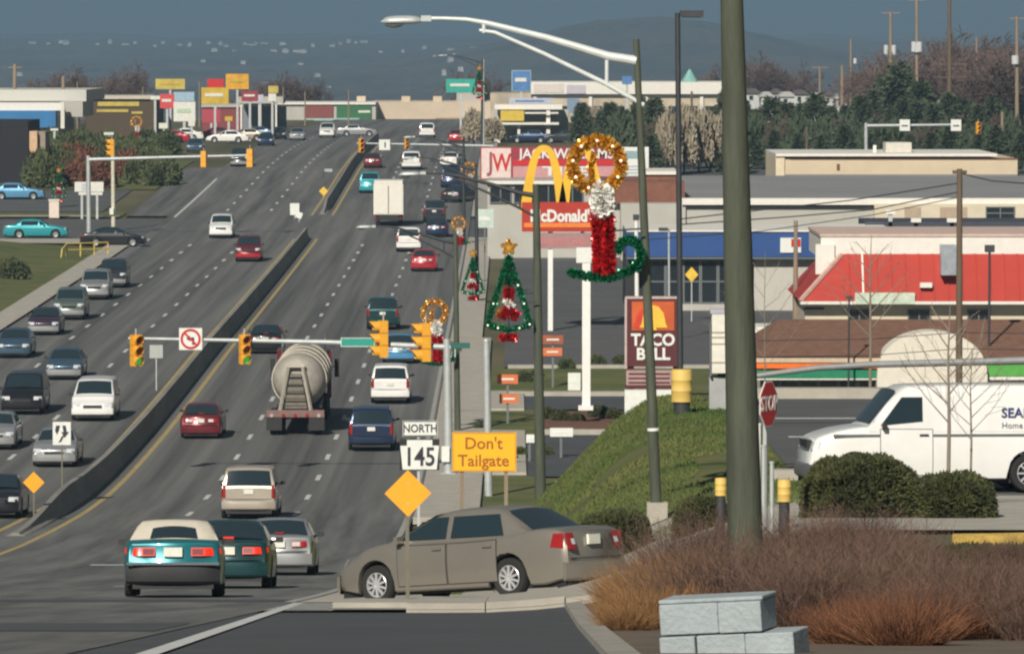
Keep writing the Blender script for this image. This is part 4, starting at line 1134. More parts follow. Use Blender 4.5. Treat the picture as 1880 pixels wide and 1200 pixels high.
def xtree(label, c, k, dens=1.):
    t = thing('tree_decoration', label, 'decoration', c, group='tinsel tree decorations'); t.scale = (k, k, k)
    out_ = [(-.70, 0, .45), (-.50, 0, 1.15), (-.30, 0, 1.75), (0, 0, 2.70), (.30, 0, 1.75), (.50, 0, 1.15), (.70, 0, .45), (0, 0, .30), (-.70, 0, .45)]
    tinsel(out_, .12, int(2600 * dens), seed=13).build('outline', TN, t)
    MB().path(out_, .04, 6).build('wire_frame', TN, t, 50)
    tinsel([(0, 0, 2.5), (0, 0, 1.75)], .16, int(700 * dens), seed=14).build('bough', TN, t)
    st = []
    for i in range(11): a = R(90 + 36 * i); r = .26 if i % 2 == 0 else .11; st.append((r * math.cos(a), 0, 2.98 + r * math.sin(a)))
    tinsel(st, .06, int(500 * dens), seed=15).build('star', TG, t); MB().prism([(x, z) for x, _, z in st[:-1]], -.02, .02).build('star_plate', TG, t)
    tinsel([(0, 0, 1.65), (0, 0, 1.35)], .17, int(500 * dens), wd=.022, seed=16).build('hat', TR, t)
    tinsel([(-.1, 0, 1.28), (.1, 0, 1.05)], .13, int(350 * dens), wd=.022, seed=17).build('beard', TW, t)
    tinsel([(-.25, 0, .72), (0, 0, .95), (.25, 0, .72)], .17, int(900 * dens), wd=.022, seed=18).build('ribbon', TR, t)
    tinsel([(-.3, 0, .78), (-.22, 0, .90)], .11, int(220 * dens), wd=.022, seed=21).build('bell', TG, t)
    tinsel([(-.25, 0, .05), (.25, 0, .05)], .13, int(500 * dens), wd=.022, seed=19).build('pot', TR, t)
    MB().tube((0, .03, .1), (0, .03, 2.6), .03).build('stem', M_steel, t); MB().tube((0, .06, 1.2), (.95, .06, 1.2), .025).build('bracket', M_steel, t)
    bulbs(t, [(-.68, -.12, .45), (.68, -.12, .48), (.35, -.12, .36), (-.35, -.12, .36), (.5, -.1, 1.15), (-.5, -.1, 1.15), (.3, -.1, 1.75)], .035)
    return t
candle('large tinsel candle with gold halo hung on the leaning street lamp', P(1107, 510, 119.6), 1.0)
candle('middle tinsel candle hung behind the sideways signal', P(803, 668, 261.4), 1.0, .8)
candle('small tinsel candle hung by the navy car', P(845, 462, 455.5), .95, .5)
candle('distant tinsel candle beside the red tire shop board', P(864, 365, 575), 1.25, .5)
candle('faraway tinsel candle in the green tree bank on the left', P(253, 266, 640), 1.1, .4)
xtree('large tinsel tree with red ribbon hung on the lamp behind the sedan', P(934, 622, 204.6), 1.02)
xtree('smaller tinsel tree hung over the kerb lane', P(868, 548, 371.4), .92, .7)
xtree('distant tinsel tree in the bushes by the white pedestal', P(108, 368, 520), .85, .5)
xtree('faraway tinsel tree on the farthest lamp', P(880, 180, 618), 1.0, .4)
# ================================================================ buildings and shop signs
M_cream = mat('wall cream', (.62, .55, .42), .8, var=.06, scale=1)
M_beige = mat('wall beige', (.60, .50, .36), .85, var=.07, scale=.6)
M_greyw = mat('wall grey', (.44, .43, .39), .85, var=.07, scale=.5)
M_roofg = mat('roof grey', (.24, .245, .25), .9, var=.1, scale=.12)
M_brick = mat('brick', (.20, .085, .055), .9, var=.2, scale=2)
M_shing = mat('shingle brown', (.19, .098, .064), .9, var=.22, scale=2.5)
M_redroof = mat('roof red', (.42, .030, .014), .5, var=.08, scale=.8)
M_bluef = mat('fascia blue', (.018, .070, .24), .5, var=.1, scale=.6)
M_win = mat('window glass', (.016, .022, .028), .1, var=.1, scale=1, spec=.8)
M_frame = mat('window frame', (.17, .19, .19), .5, .4, var=.05)
M_trim = mat('trim white', (.76, .74, .68), .6, var=.05)
def place(name, label, cat, px, d, group=None):
    x = (px - 940) / S(d); z = T(x, d) if d < 900 else RZ(d)
    t = thing(name, label, cat, (x, d, z), group=group); return t
def X(t, px): return (px - 940) / S(t.location.y) - t.location.x
def Hh(t, py, dd=0): return P(940, py, t.location.y + dd).z - t.location.z
def wbox(t, name, px0, px1, py0, py1, y0, y1, m, parent=None):
    return MB().bb(X(t, px0), X(t, px1), y0, y1, Hh(t, py1), Hh(t, py0)).build(name, m, parent or t)
def window(t, px0, px1, py0, py1, y0=-.03, nx=2, ny=1, m=None):
    w_ = wbox(t, 'window', px0, px1, py0, py1, y0, y0 + .08, M_win)
    mb = MB(); a, b, c, e = X(t, px0), X(t, px1), Hh(t, py1), Hh(t, py0)
    for i in range(nx + 1): x = a + (b - a) * i / nx; mb.bb(x - .04, x + .04, y0 - .04, y0 - .003, c, e)
    for i in range(ny + 1): z = c + (e - c) * i / ny; mb.bb(a - .04, b + .04, y0 - .045, y0 - .006, z - .04, z + .04)
    mb.build('frame', m or M_frame, w_); return w_

# --- corner shop with brown mansard and white arch
t = place('corner_shop', 'corner shop with brown shingle mansard, white arch and orange green stripes', 'building', 1640, 253)
xl, xr_ = X(t, 1388), X(t, 2010); z0, z1 = Hh(t, 655), Hh(t, 586, 7.)
MB().bb(xl + .3, xr_, 1.2, 14, -.2, z0 + .05).build('wall', M_cream, t)
n = 9
xh = X(t, 1442) - xl
for i in range(n):
    a, b = i / n, (i + 1) / n
    v = []
    for q, o in ((a, .0), (b, .045)):
        xx = xl + xh * q * 1.0; yy = 7. * q - (0 if o else .03)
        v += [(xx, yy - .0, z0 + (z1 - z0) * q - (.012 if o == 0 and i else 0)), (xr_, yy, z0 + (z1 - z0) * q - (.012 if o == 0 and i else 0))]
    mb = MB(); mb.poly(v[0], v[1], v[3], v[2])
    xa, xb = xl + xh * a, xl + xh * b
    mb.poly((xa, 7. * a - .03, v[0][2]), (xb, 7. * b, v[2][2]), (xb, 14 - 7. * b, v[2][2]), (xa, 14 - 7. * a, v[0][2]))
    mb.build('shingle_course', M_shing, t)
MB().poly((xl + xh, 7, z1), (xr_, 7, z1), (xr_, 14, z0), (xl, 14, z0)).build('rear_slope', M_shing, t)
MB().bb(xl, xr_, -.12, 1.3, z0 - .22, z0 - .04).build('eave', mat('eave tan', (.56, .44, .32), .7), t)
MB().bb(xl, X(t, 1612), -.06, 1.25, Hh(t, 676), z0 - .23).build('stripe', mat('stripe orange', (.80, .16, .015), .5), t)
MB().bb(xl, X(t, 1612), -.04, 1.25, Hh(t, 694), Hh(t, 679)).build('stripe', mat('stripe green', (.01, .20, .10), .5), t)
MB().bb(X(t, 1812), xr_, -.06, 1.25, Hh(t, 690), Hh(t, 668)).build('stripe', mat('stripe lime', (.09, .36, .06), .5), t)
MB().bb(xl + .02, xr_, -.02, 1.22, Hh(t, 697), Hh(t, 691)).build('stripe', M_trim, t)
ax, az, ra = X(t, 1711), Hh(t, 690), X(t, 1812) - X(t, 1711)
mb = MB(); ar_ = [(ax + ra * math.cos(R(a)), az + (Hh(t, 607) - az) * math.sin(R(a)) ** .85) for a in range(0, 181, 9)]
ar_ = [(ax + ra, -.1)] + ar_ + [(ax - ra, -.1)]
mb.prism(ar_, -.55, 1.6); mb.build('arch', mat('arch stucco', (.70, .66, .56), .8, var=.07, scale=2), t)
for k in range(6):
    a = 1400 + k * 36; window(t, a, a + 32, 700, 760, 1.13, 1, 1)
for k in range(5):
    a = 1640 + k * 30; window(t, a, a + 26, 705, 790, -.58, 1, 1)
t = place('service_truck', 'white truck body parked beyond the corner shop', 'truck', 1404, 300)
wbox(t, 'cargo_body', 1372, 1437, 600, 619, 0, 4, M_trim); MB().bb(-1, 1, .2, 3.8, .35, 2.4).build('chassis', M_dark, t)
for s_ in (-.8, .8):
    for y in (.8, 3): MB().lathe([(0, -.1), (.4, -.1), (.4, .1), (0, .1)], 14, Matrix.Translation((s_, y, .4)) @ Matrix.Rotation(R(90), 4, 'Y')).build('wheel', M_tyre, t)

# --- restaurant with red roof
t = place('restaurant', 'restaurant with red mansard roof, white parapet and cream walls', 'building', 1700, 335)
xl, xr_ = X(t, 1470), X(t, 2050); zb, zt = Hh(t, 553), Hh(t, 468); xh = X(t, 1548) - xl
MB().bb(xl + .3, xr_, .9, 16, -.2, zb).build('wall', M_cream, t)
mb = MB(); mb.poly((xl, 0, zb), (xr_, 0, zb), (xr_, 1.6, zt), (xl + xh, 1.6, zt)); mb.poly((xl, 0, zb), (xl + xh, 1.6, zt), (xl + xh, 15, zt), (xl, 16, zb)); mb.build('roof', M_redroof, t)
for px in [1560 + 26 * i for i in range(16)]:
    x = X(t, px); m_ = M_trim if px in (1586,) else M_redroof
    MB().bar((x, -.02, zb), (x, 1.58, zt), .10, .10).build('roof_batten', m_, t)
MB().bar((xl - .02, -.06, zb + .03), (xl + xh, 1.55, zt), .22, .16).build('hip_beam', mat('beam pink', (.62, .40, .34), .6), t)
MB().bb(X(t, 1510), xr_, 1.62, 15, zt - .25, Hh(t, 436)).build('parapet', M_trim, t)
MB().bb(X(t, 1508), xr_, 1.55, 15.1, Hh(t, 436), Hh(t, 431)).build('coping', mat('coping pink', (.58, .44, .38), .7), t)
MB().bb(X(t, 1500), X(t, 1535), 1.4, 1.7, Hh(t, 505), Hh(t, 450)).build('end_panel', M_trim, t)
MB().bb(xl, xr_, -.1, 1.0, zb - .16, zb - .002).build('gutter', M_trim, t)
wbox(t, 'menu_board', 1570, 1680, 537, 558, -.14, -.04, mat('board pale green', (.55, .62, .50), .5, var=.2, scale=3))
wbox(t, 'roof_sign', 1690, 1712, 519, 528, -.0, .5, M_trim)
wbox(t, 'roof_vent', 1728, 1756, 450, 505, -.2, 1.2, mat('vent metal', (.42, .46, .50), .4, .5, var=.15, scale=3))
for k in range(3):
    a = 1560 + k * 110; window(t, a, a + 40, 570, 604, .86, 2, 1)
wbox(t, 'vent_slot', 1475, 1515, 565, 569, .85, .9, M_dark)
for i, (px, y0) in enumerate(((1635, 352), (1682, 376), (1748, 380))):
    q = place('roof_vent', ['tall thin vent stack above the dark roof band', 'box vent on the dark roof band', 'pipe vent beside the brown pole'][i], 'vent', px, 372); q.location.z = t.location.z + 4.2
    MB().bb(-.12, .12, 0, .3, 0, .9 + .5 * (i == 0)).build('pipe', M_galv, q); MB().box((0, .15, 1.0 + .5 * (i == 0)), (.6, .5, .25)).build('cowl', M_trim, q)

# --- blue storefront
t = place('blue_storefront', 'storefront with wide blue fascia over dark glazing', 'building', 1400, 362)
wbox(t, 'wall', 1385, 1660, 470, 640, .3, 12, mat('wall pale', (.50, .48, .43), .8, var=.05, scale=.6))
wbox(t, 'fascia', 1150, 1640, 425, 471, -.5, 12, M_bluef)
wbox(t, 'fascia_trim', 1150, 1640, 471, 475, -.45, 1, M_frame)
wbox(t, 'parapet_cap', 1150, 1640, 422, 425, -.6, 12.2, M_trim)
wbox(t, 'back_wall', 1150, 1385, 474, 640, 2.2, 12, M_dark)
for k in range(6):
    a = 1192 + k * 32; window(t, a, a + 29, 478, 556, .2, 1, 2)
    wbox(t, 'stall_riser', a - 1, a + 31, 556, 580, .2, .6, M_greyw)
p = wbox(t, 'shop_sign', 1432, 1470, 436, 463, -.62, -.5, M_signw); wbox(t, 'sign_field', 1452, 1469, 438, 452, -.66, -.63, M_red, p)
t = place('diamond_sign', 'small yellow diamond sign in front of the dark glazing', 'sign', 1270, 350)
MB().prism([(0, Hh(t, 518)), (.38, Hh(t, 504)), (0, Hh(t, 490)), (-.38, Hh(t, 504))], -.05, -.02).build('plate', mat('marker yellow', (.75, .5, .05), .5), t); MB().bb(-.03, .03, 0, .05, 0, Hh(t, 495)).build('post', M_galv, t)
t = place('roof_step', 'dark roof band stepping behind the red roofed restaurant', 'building', 1760, 372)
wbox(t, 'wall', 1590, 2050, 418, 560, .3, 8, M_greyw); wbox(t, 'roof_band', 1590, 2050, 407, 432, 0, 8.2, mat('band slate', (.05, .055, .075), .7))

# --- long grey shop with flat roof
t = place('long_shop', 'long flat-roofed grey shop with white fascia and cream end bay', 'building', 1560, 430)
xa, xb = X(t, 1259), X(t, 2120); zr = Hh(t, 366)
MB().bb(xa, xb, .5, 76, -.2, zr - .05).build('wall', M_greyw, t)
MB().bb(xa - .2, xb, .1, 76.4, zr - .05, zr + .02).build('flat_roof', M_roofg, t)
MB().bb(xa - .25, xb, -.05, .25, zr - .38, zr + .08).build('fascia', M_trim, t)
MB().bb(xa - .2, xb, .26, .5, zr - .5, zr - .06).build('soffit', M_steel, t)
wbox(t, 'end_bay', 1605, 2120, 374, 520, -.3, .6, M_cream)
window(t, 1810, 1862, 380, 402, -.34, 2, 2)
for a, b in ((1660, 1690), (1725, 1775)): wbox(t, 'shutter', a, b, 380, 402, -.36, -.28, mat('shutter tan', (.42, .33, .24), .7))
wbox(t, 'side_wall', 1140, 1259, 374, 520, .2, 10, M_greyw)
# --- beige block on the roof behind
t = place('beige_block', 'beige windowless block with cornice behind the grey roof', 'building', 1640, 509)
wbox(t, 'wall', 1440, 1868, 291, 420, 0, 20, M_beige); wbox(t, 'end_pier', 1424, 1440, 287, 420, -.2, 20, mat('pier cream', (.70, .60, .44), .8))
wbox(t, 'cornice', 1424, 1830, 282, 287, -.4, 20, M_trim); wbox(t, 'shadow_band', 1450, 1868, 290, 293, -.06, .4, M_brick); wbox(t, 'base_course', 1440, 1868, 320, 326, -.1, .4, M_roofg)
wbox(t, 'roof_unit', 1634, 1682, 264, 284, 6, 10, mat('unit metal', (.58, .55, .48), .5)); wbox(t, 'downpipe', 1536, 1541, 301, 311, -.15, .1, M_brick); wbox(t, 'roof_pipe', 1608, 1614, 268, 284, 4, 4.3, M_trim)
# --- brick tyre shop
t = place('brick_shop', 'brown brick tyre shop behind the big red board', 'building', 1170, 434)
wbox(t, 'wall', 1089, 1257, 334, 374, -.3, 18, M_brick); wbox(t, 'coping', 1186, 1250, 318, 324, 6, 18, M_trim); wbox(t, 'upper_wall', 1188, 1248, 324, 336, 6.2, 17, M_brick)
wbox(t, 'low_wall', 1089, 1257, 374, 500, .4, 17, M_greyw)
for k in range(4):
    a = 900 + k * 44; window(t, a, a + 38, 340, 372, -.05, 2, 1)
wbox(t, 'front_bay', 895, 1088, 336, 500, .05, 17, M_greyw); wbox(t, 'bay_trim', 893, 1090, 332, 338, -.3, .4, M_trim)
# --- its board
t = place('tire_shop_board', 'wide red shop board with white JW square at its end', 'shop sign', 1036, 456)
bd_ = wbox(t, 'board', 882, 1140, 270, 330, 0, .5, mat('board maroon', (.30, .03, .05), .5, var=.06))
p = wbox(t, 'logo_panel', 884, 938, 272, 328, -.06, 0, mat('panel pinkwhite', (.74, .60, .56), .5))
text('lettering', 'J', 1.9, mat('ink maroon', (.30, .08, .10), .5), p, (X(t, 901), -.075, Hh(t, 298)), sx=.8, bold=.03); text('lettering', 'W', 1.8, M_red, p, (X(t, 921), -.075, Hh(t, 300)), sx=.72, bold=.04)
p = wbox(t, 'name_panel', 942, 1138, 294, 304, -.05, 0, M_red)
text('lettering', 'JACK WILLIAMS', 1.02, M_signw, bd_, (X(t, 1040), -.02, Hh(t, 283)), sx=.98, bold=.02); 
p = wbox(t, 'lower_panel', 942, 1138, 305, 326, -.05, 0, mat('panel rose', (.58, .30, .31), .5)); text('lettering', 'TIRE', .95, M_signw, p, (X(t, 1040), -.07, Hh(t, 315)), sx=1.9, bold=.02)
p = wbox(t, 'side_panel', 1141, 1191, 270, 329, 0, .4, M_signw)
wbox(t, 'side_field', 1148, 1180, 277, 291, -.03, 0, mat('field teal', (.25, .38, .42), .5), p)
for k in range(4): wbox(t, 'side_line', 1146, 1184, 304 + 6 * k, 306.5 + 6 * k, -.03, 0, mat('field grey', (.42, .48, .52), .5), p)
for px in (900, 1000, 1100, 1185): wbox(t, 'post', px - 2, px + 2, 330, 478, .15, .35, M_steel)

# --- arches sign
t = place('arches_sign', 'tall restaurant sign with yellow arches over a red name panel', 'shop sign', 1011, 340)
p = wbox(t, 'name_panel', 958, 1108, 371, 425, -.3, .3, M_redroof)
M_arch = mat('arch yellow', (.80, .47, .03), .45, var=.06, scale=2)
def archpath(px0, px1):
    a, b = X(t, px0), X(t, px1); zb, zt = Hh(t, 392), Hh(t, 272); c = (a + b) / 2; pts = []
    for i in range(25):
        u = i / 24; an = math.acos(max(-1, min(1, 2 * u - 1))); pts.append((c + (b - a) / 2 * math.cos(an), 0, zb + (zt - zb) * (1 - abs(math.cos(an)) ** 2.6)))
    return pts
for a, b in ((964, 1033), (1033, 1102)):
    q = archpath(a, b); mb = MB(); v = []; f = []
    for i, (x, y, z) in enumerate(q):
        d0 = Vector(q[min(i + 1, 24)]) - Vector(q[max(i - 1, 0)]); nrm = Vector((-d0.z, 0, d0.x)).normalized(); w_ = .17 + .13 * abs(2 * i / 24 - 1) ** 2
        for s_, yy in ((-1, -.22), (1, -.22), (1, .22), (-1, .22)): v.append((x + nrm.x * w_ * s_, yy, z + nrm.z * w_ * s_))
    for i in range(24):
        for k in range(4): f.append((i * 4 + k, i * 4 + (k + 1) % 4, i * 4 + 4 + (k + 1) % 4, i * 4 + 4 + k))
    mb.add(v, f); mb.build('arch', M_arch, t, smooth=30, fix=True)
text('lettering', "McDonald's", .90, M_signw, p, (X(t, 1033), -.315, Hh(t, 397)), sx=.84, bold=.035)
wbox(t, 'panel_stripe', 962, 1104, 409, 417, -.32, -.3, mat('stripe amber', (.80, .22, .03), .5), p)
p = wbox(t, 'reader_board', 988, 1086, 428, 456, -.2, .2, mat('board dusty', (.36, .20, .20), .6))
text('lettering', 'DRIVE-THRU', .48, mat('dusty red', (.55, .18, .18), .6), p, (X(t, 1037), -.215, Hh(t, 444)), sx=.95, bold=.012)
wbox(t, 'pole', 1006, 1015, 425, 620, -.13, .13, M_whitep); wbox(t, 'pole', 1066, 1073, 425, 470, -.1, .1, M_whitep)
t = place('sign_pole', 'white square pole with a small blank panel on top', 'pole', 1077, 269)
wbox(t, 'shaft', 1069, 1084, 455, 748, -.17, .17, M_whitep); wbox(t, 'panel', 1058, 1087, 454, 482, -.2, -.05, M_signw); wbox(t, 'base', 1062, 1089, 744, 752, -.35, .35, M_whitep)

# --- bell sign
t = place('bell_sign', 'maroon restaurant sign with a yellow bell above white lettering', 'shop sign', 1198, 232)
M_mar = mat('maroon', (.095, .016, .022), .5, var=.08)
cab = wbox(t, 'cabinet', 1150, 1246, 547, 672, -.2, .2, M_mar)
wbox(t, 'top_cap', 1148, 1248, 544, 548, -.24, .24, mat('cap pale', (.50, .40, .38), .6)); wbox(t, 'side_cap', 1147, 1151, 548, 676, -.22, .22, mat('cap pale', (.50, .40, .38)))
f1 = wbox(t, 'picture_panel', 1160, 1238, 553, 606, -.235, -.2, mat('bell backing', (.55, .10, .02), .5, var=.2, scale=1.2))
bx, bz, k = X(t, 1200), Hh(t, 606), (Hh(t, 553) - Hh(t, 606))
bell = [(-.42, .10), (-.36, .25), (-.30, .60), (-.15, .82), (0, .88), (.15, .82), (.30, .60), (.36, .25), (.42, .10)]
MB().prism([(bx + x * k * 1.15, bz + z * k * 1.0) for x, z in bell], -.27, -.24).build('bell', mat('bell yellow', (.86, .52, .06), .45), t)
MB().prism([(bx + x * k * 1.15 - .25, bz + z * k * .92) for x, z in bell], -.255, -.238).build('bell_shadow', mat('bell red', (.60, .05, .02), .45), t)
MB().prism([(bx - .12, bz + .01 * k), (bx + .12, bz + .01 * k), (bx + .08, bz + .11 * k), (bx - .08, bz + .11 * k)], -.275, -.24).build('clapper', mat('bell yellow', (.86, .52, .06)), t)
text('lettering', 'TACO', .62, M_signw, cab, (X(t, 1199), -.215, Hh(t, 624)), sx=.95, bold=.02); text('lettering', 'BELL', .62, M_signw, cab, (X(t, 1199), -.215, Hh(t, 650)), sx=1.0, bold=.02)
p = wbox(t, 'reader_board', 1150, 1234, 679, 706, -.18, .18, mat('board mauve', (.40, .27, .26), .6)); 
for k_ in range(3): wbox(t, 'letter_rail', 1154, 1230, 684 + 8 * k_, 687 + 8 * k_, -.2, -.17, M_mar, p)
wbox(t, 'post', 1236, 1250, 672, 790, -.1, .1, M_mar); wbox(t, 'post', 1152, 1164, 672, 790, -.1, .1, M_mar); wbox(t, 'shelf', 1148, 1238, 706, 712, -.2, .2, M_mar)
t = place('white_cabinet', 'blank white cabinet under the bell sign', 'cabinet', 1170, 226)
wbox(t, 'box', 1147, 1192, 715, 775, -.3, .3, M_signw); wbox(t, 'lock', 1184, 1188, 740, 750, -.32, -.3, M_frame); MB().bb(-.5, .5, -.28, .28, -.1, Hh(t, 775)).build('plinth', M_concd, t)
t = place('white_cabinet', 'smaller white panel right of the blank cabinet', 'cabinet', 1213, 230)
wbox(t, 'box', 1193, 1233, 715, 752, -.2, .2, M_signw); MB().bb(-.4, .4, -.15, .15, -.1, Hh(t, 752)).build('plinth', M_concd, t)

# --- small orange and white lot signs
def lotsign(label, px, d, panels, post=(0,)):
    t = place('lot_sign', label, 'sign', px, d, 'small lot signs')
    for a, b, y0, y1, m in panels:
        q = wbox(t, 'panel', a, b, y0, y1, -.06, .02, m); wbox(t, 'panel_line', a + (b - a) * .2, b - (b - a) * .2, (y0 * .6 + y1 * .4), (y0 * .4 + y1 * .6), -.075, -.06, M_signw, q)
    MB().bb(-.05, .05, .02, .1, -.1, Hh(t, panels[0][2])).build('post', M_frame, t); return t
MO, MD = mat('lot sign orange', (.62, .16, .05), .5), mat('lot sign rust', (.34, .09, .04), .6)
lotsign('two-panel orange sign by the white arches pole', 1015, 292, [(996, 1034, 615, 631, MD), (997, 1032, 638, 653, MO)])
lotsign('two-panel orange sign on the grass left of the white pole', 932, 268, [(913, 951, 687, 704, MO), (917, 952, 723, 740, MO)])
lotsign('low white framed sign with red dots near the mulch bed', 1030, 247, [(1010, 1052, 785, 801, M_signw)])
lotsign('little white notice in front of the mulch bed', 972, 245, [(966, 984, 797, 812, M_signw)])
lotsign('white upright panel on the grass behind the square pole', 1055, 290, [(1043, 1066, 684, 716, M_signw)])
lotsign('pale green board on a pole under the far lamp', 890, 380, [(873, 906, 384, 418, mat('board mint', (.52, .62, .56), .5))])

# --- far right centre
t = place('far_store', 'long far store with white fascia and tan front', 'building', 1150, 940)
wbox(t, 'wall', 900, 1400, 172, 260, 0, 30, mat('wall tan', (.50, .43, .33), .85, var=.25, scale=.25)); wbox(t, 'fascia', 975, 1345, 151, 173, -.5, 30, M_trim)
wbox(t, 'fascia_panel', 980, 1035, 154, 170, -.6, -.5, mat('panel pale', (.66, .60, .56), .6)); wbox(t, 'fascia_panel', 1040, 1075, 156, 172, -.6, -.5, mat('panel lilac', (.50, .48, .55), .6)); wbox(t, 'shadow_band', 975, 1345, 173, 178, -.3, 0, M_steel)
for k in range(12):
    a = 920 + k * 34; window(t, a, a + 22, 195, 215, -.05, 2, 1)
    if k % 3 == 1: wbox(t, 'pilaster', a + 25, a + 31, 178, 230, -.4, 0, M_trim)
mb = MB(); mb.lathe([(1.4, 0), (.9, .7), (.25, 1.8), (0, 2.0)], 8, Matrix.Translation((X(t, 1268), 6, Hh(t, 151)))); mb.build('cupola', mat('copper green', (.20, .42, .38), .6), t)
t = place('fuel_canopy', 'white fuel canopy with a yellow panel and white column', 'canopy', 970, 700)
wbox(t, 'canopy_top', 908, 1032, 192, 201, 0, 8, M_trim); wbox(t, 'canopy_edge', 902, 1026, 225, 229, -.6, 7, M_trim); wbox(t, 'column', 1003, 1010, 200, 275, .2, .6, M_trim); wbox(t, 'column', 912, 918, 225, 290, .2, .6, M_trim); wbox(t, 'column', 950, 955, 228, 285, .2, .6, M_trim)
wbox(t, 'yellow_panel', 919, 962, 203, 222, -.8, .1, mat('canopy yellow', (.62, .45, .05), .5)); wbox(t, 'shop_front', 905, 1045, 203, 262, 9, 14, M_greyw); wbox(t, 'soffit_line', 962, 1025, 206, 209, -.5, -.3, M_trim)
def billboard(label, px, d, y0, y1, w_, m, by=None, m2=None, posts_=1, edge=None, name='shop_sign', group='far shop signs along the road'):
    t = place(name, label, 'shop sign', px, d, group)
    q = wbox(t, 'panel', px - w_ / 2, px + w_ / 2, y0, y1, 0, .4, m)
    if m2: wbox(t, 'band', px - w_ * .36, px + w_ * .30, y0 + (y1 - y0) * .35, y0 + (y1 - y0) * .55, -.06, 0, m2, q)
    if edge: wbox(t, 'frame', px - w_ / 2 - 2, px + w_ / 2 + 2, y0 - 2, y1 + 2, .05, .35, edge, q)
    for i in range(posts_):
        x = px + (w_ * .6 * (i - .5) if posts_ > 1 else 0); wbox(t, 'post', x - 2, x + 2, y1, y1 + 220, .1, .35, M_galv)
    for p_ in t.children:
        if p_.name.startswith('post'):
            for v_ in p_.data.vertices: v_.co.z = max(v_.co.z, -.2)
    return t
Y1, Y2, Y3 = mat('sign ochre', (.55, .38, .03), .5, var=.2, scale=1), mat('sign dull yellow', (.50, .40, .08), .5, var=.2, scale=1), mat('sign amber', (.66, .34, .02), .5, var=.25, scale=1)
LT = mat('sign pale', (.68, .68, .62), .5)
billboard('green board above the far tan storefronts', 846, 800, 145, 170, 54, mat('board teal', (.03, .36, .28), .5, var=.15, scale=1), m2=LT)
billboard('blue framed sign above the white canopy', 957, 760, 131, 166, 32, mat('sign blue', (.08, .20, .45), .5, var=.2, scale=1.5), m2=LT, edge=mat('edge bluegrey', (.25, .38, .46), .5))
billboard('small blue sign behind the lamp arm', 1151, 880, 140, 155, 18, mat('sign blue', (.08, .20, .45)))
billboard('blue-grey round-topped sign in front of the tan store', 1052, 780, 180, 208, 22, mat('sign slate', (.20, .27, .38), .5))
billboard('dull yellow oblong sign above the round red one', 313, 760, 145, 164, 54, Y2, m2=Y1)
billboard('big amber sign on the tall pole', 436, 740, 136, 164, 42, Y3, m2=Y1)
billboard('square ochre sign in front of the amber one', 395, 720, 161, 191, 50, Y1, m2=LT)
billboard('red sign peeping over the ochre one', 396, 745, 145, 162, 30, M_red)
billboard('round red sign beside the pale green board', 307, 720, 173, 199, 26, mat('sign coral', (.60, .06, .06), .5), m2=LT)
billboard('pale blue and white board', 338, 735, 169, 186, 38, mat('sign paleblue', (.32, .46, .56), .5))
billboard('white and green stacked board', 339, 715, 187, 223, 40, LT, m2=mat('sign mint', (.45, .56, .42), .5))
billboard('small dark red sign with pale letters', 459, 720, 167, 186, 30, mat('sign wine', (.28, .03, .05), .5), m2=LT)
billboard('lower red sign under the ochre one', 388, 730, 200, 225, 34, mat('sign brick', (.40, .05, .07), .5))
billboard('white blue-lettered panel on the canopy roof', 975, 720, 180, 192, 80, mat('sign lilac', (.48, .50, .60), .5), m2=mat('sign blue', (.08, .20, .45)))
# --- far centre and left
t = place('green_store', 'low far store with green wall and cream roof edge', 'building', 610, 985)
wbox(t, 'wall', 500, 690, 191, 245, 0, 20, M_greyw); wbox(t, 'green_wall', 618, 682, 194, 232, -.3, 0, mat('wall green', (.035, .14, .055), .8)); wbox(t, 'red_front', 560, 612, 194, 216, -.3, 0, mat('front red', (.22, .06, .05), .8)); wbox(t, 'roof_edge', 500, 690, 188, 192, -.5, 20, M_trim)
wbox(t, 'wall_sign', 658, 680, 203, 207, -.36, -.3, LT); wbox(t, 'awning', 560, 660, 217, 222, -1.2, 0, mat('awning aqua', (.35, .48, .44), .6))
t = place('far_wall', 'long windowless beige wall beyond the crest', 'building', 790, 1000)
wbox(t, 'wall', 682, 912, 187, 250, 0, 25, mat('wall peach', (.60, .50, .38), .85, var=.12, scale=.15)); wbox(t, 'upper_wall', 838, 886, 171, 187, 2, 20, M_greyw)
for a in (655, 737, 795): wbox(t, 'parapet_block', a, a + 16, 177, 187, 1, 4, M_beige)
wbox(t, 'low_wall', 680, 760, 222, 250, -.5, 0, M_greyw); wbox(t, 'planter', 800, 865, 216, 224, -4, -3, mat('planter', (.36, .24, .13), .8))
t = place('red_store', 'far dark red store behind the stacked signs', 'building', 415, 800)
wbox(t, 'wall', 372, 445, 196, 260, 0, 15, mat('wall wine', (.22, .05, .05), .8)); wbox(t, 'roof_edge', 370, 447, 192, 197, -.3, 15, M_greyw)
t = place('forecourt', 'far forecourt canopy on thin white columns', 'canopy', 475, 790)
wbox(t, 'canopy_top', 438, 520, 178, 190, 0, 8, M_greyw)
for a in (443, 476, 507): wbox(t, 'column', a - 1.5, a + 1.5, 190, 262, .2, .5, M_trim)
wbox(t, 'back_wall', 440, 520, 196, 262, 9, 12, mat('wall dusk', (.20, .22, .26), .8))
t = place('blue_roof_shop', 'shop with bright blue awning roof and white fascia', 'building', 40, 700)
wbox(t, 'wall', -140, 108, 190, 300, .3, 25, M_greyw); wbox(t, 'upper_wall', -140, 150, 166, 187, 8, 40, mat('wall offwhite', (.52, .52, .48), .8, var=.05)); wbox(t, 'fascia', -140, 112, 189, 203, -.2, 25, M_trim)
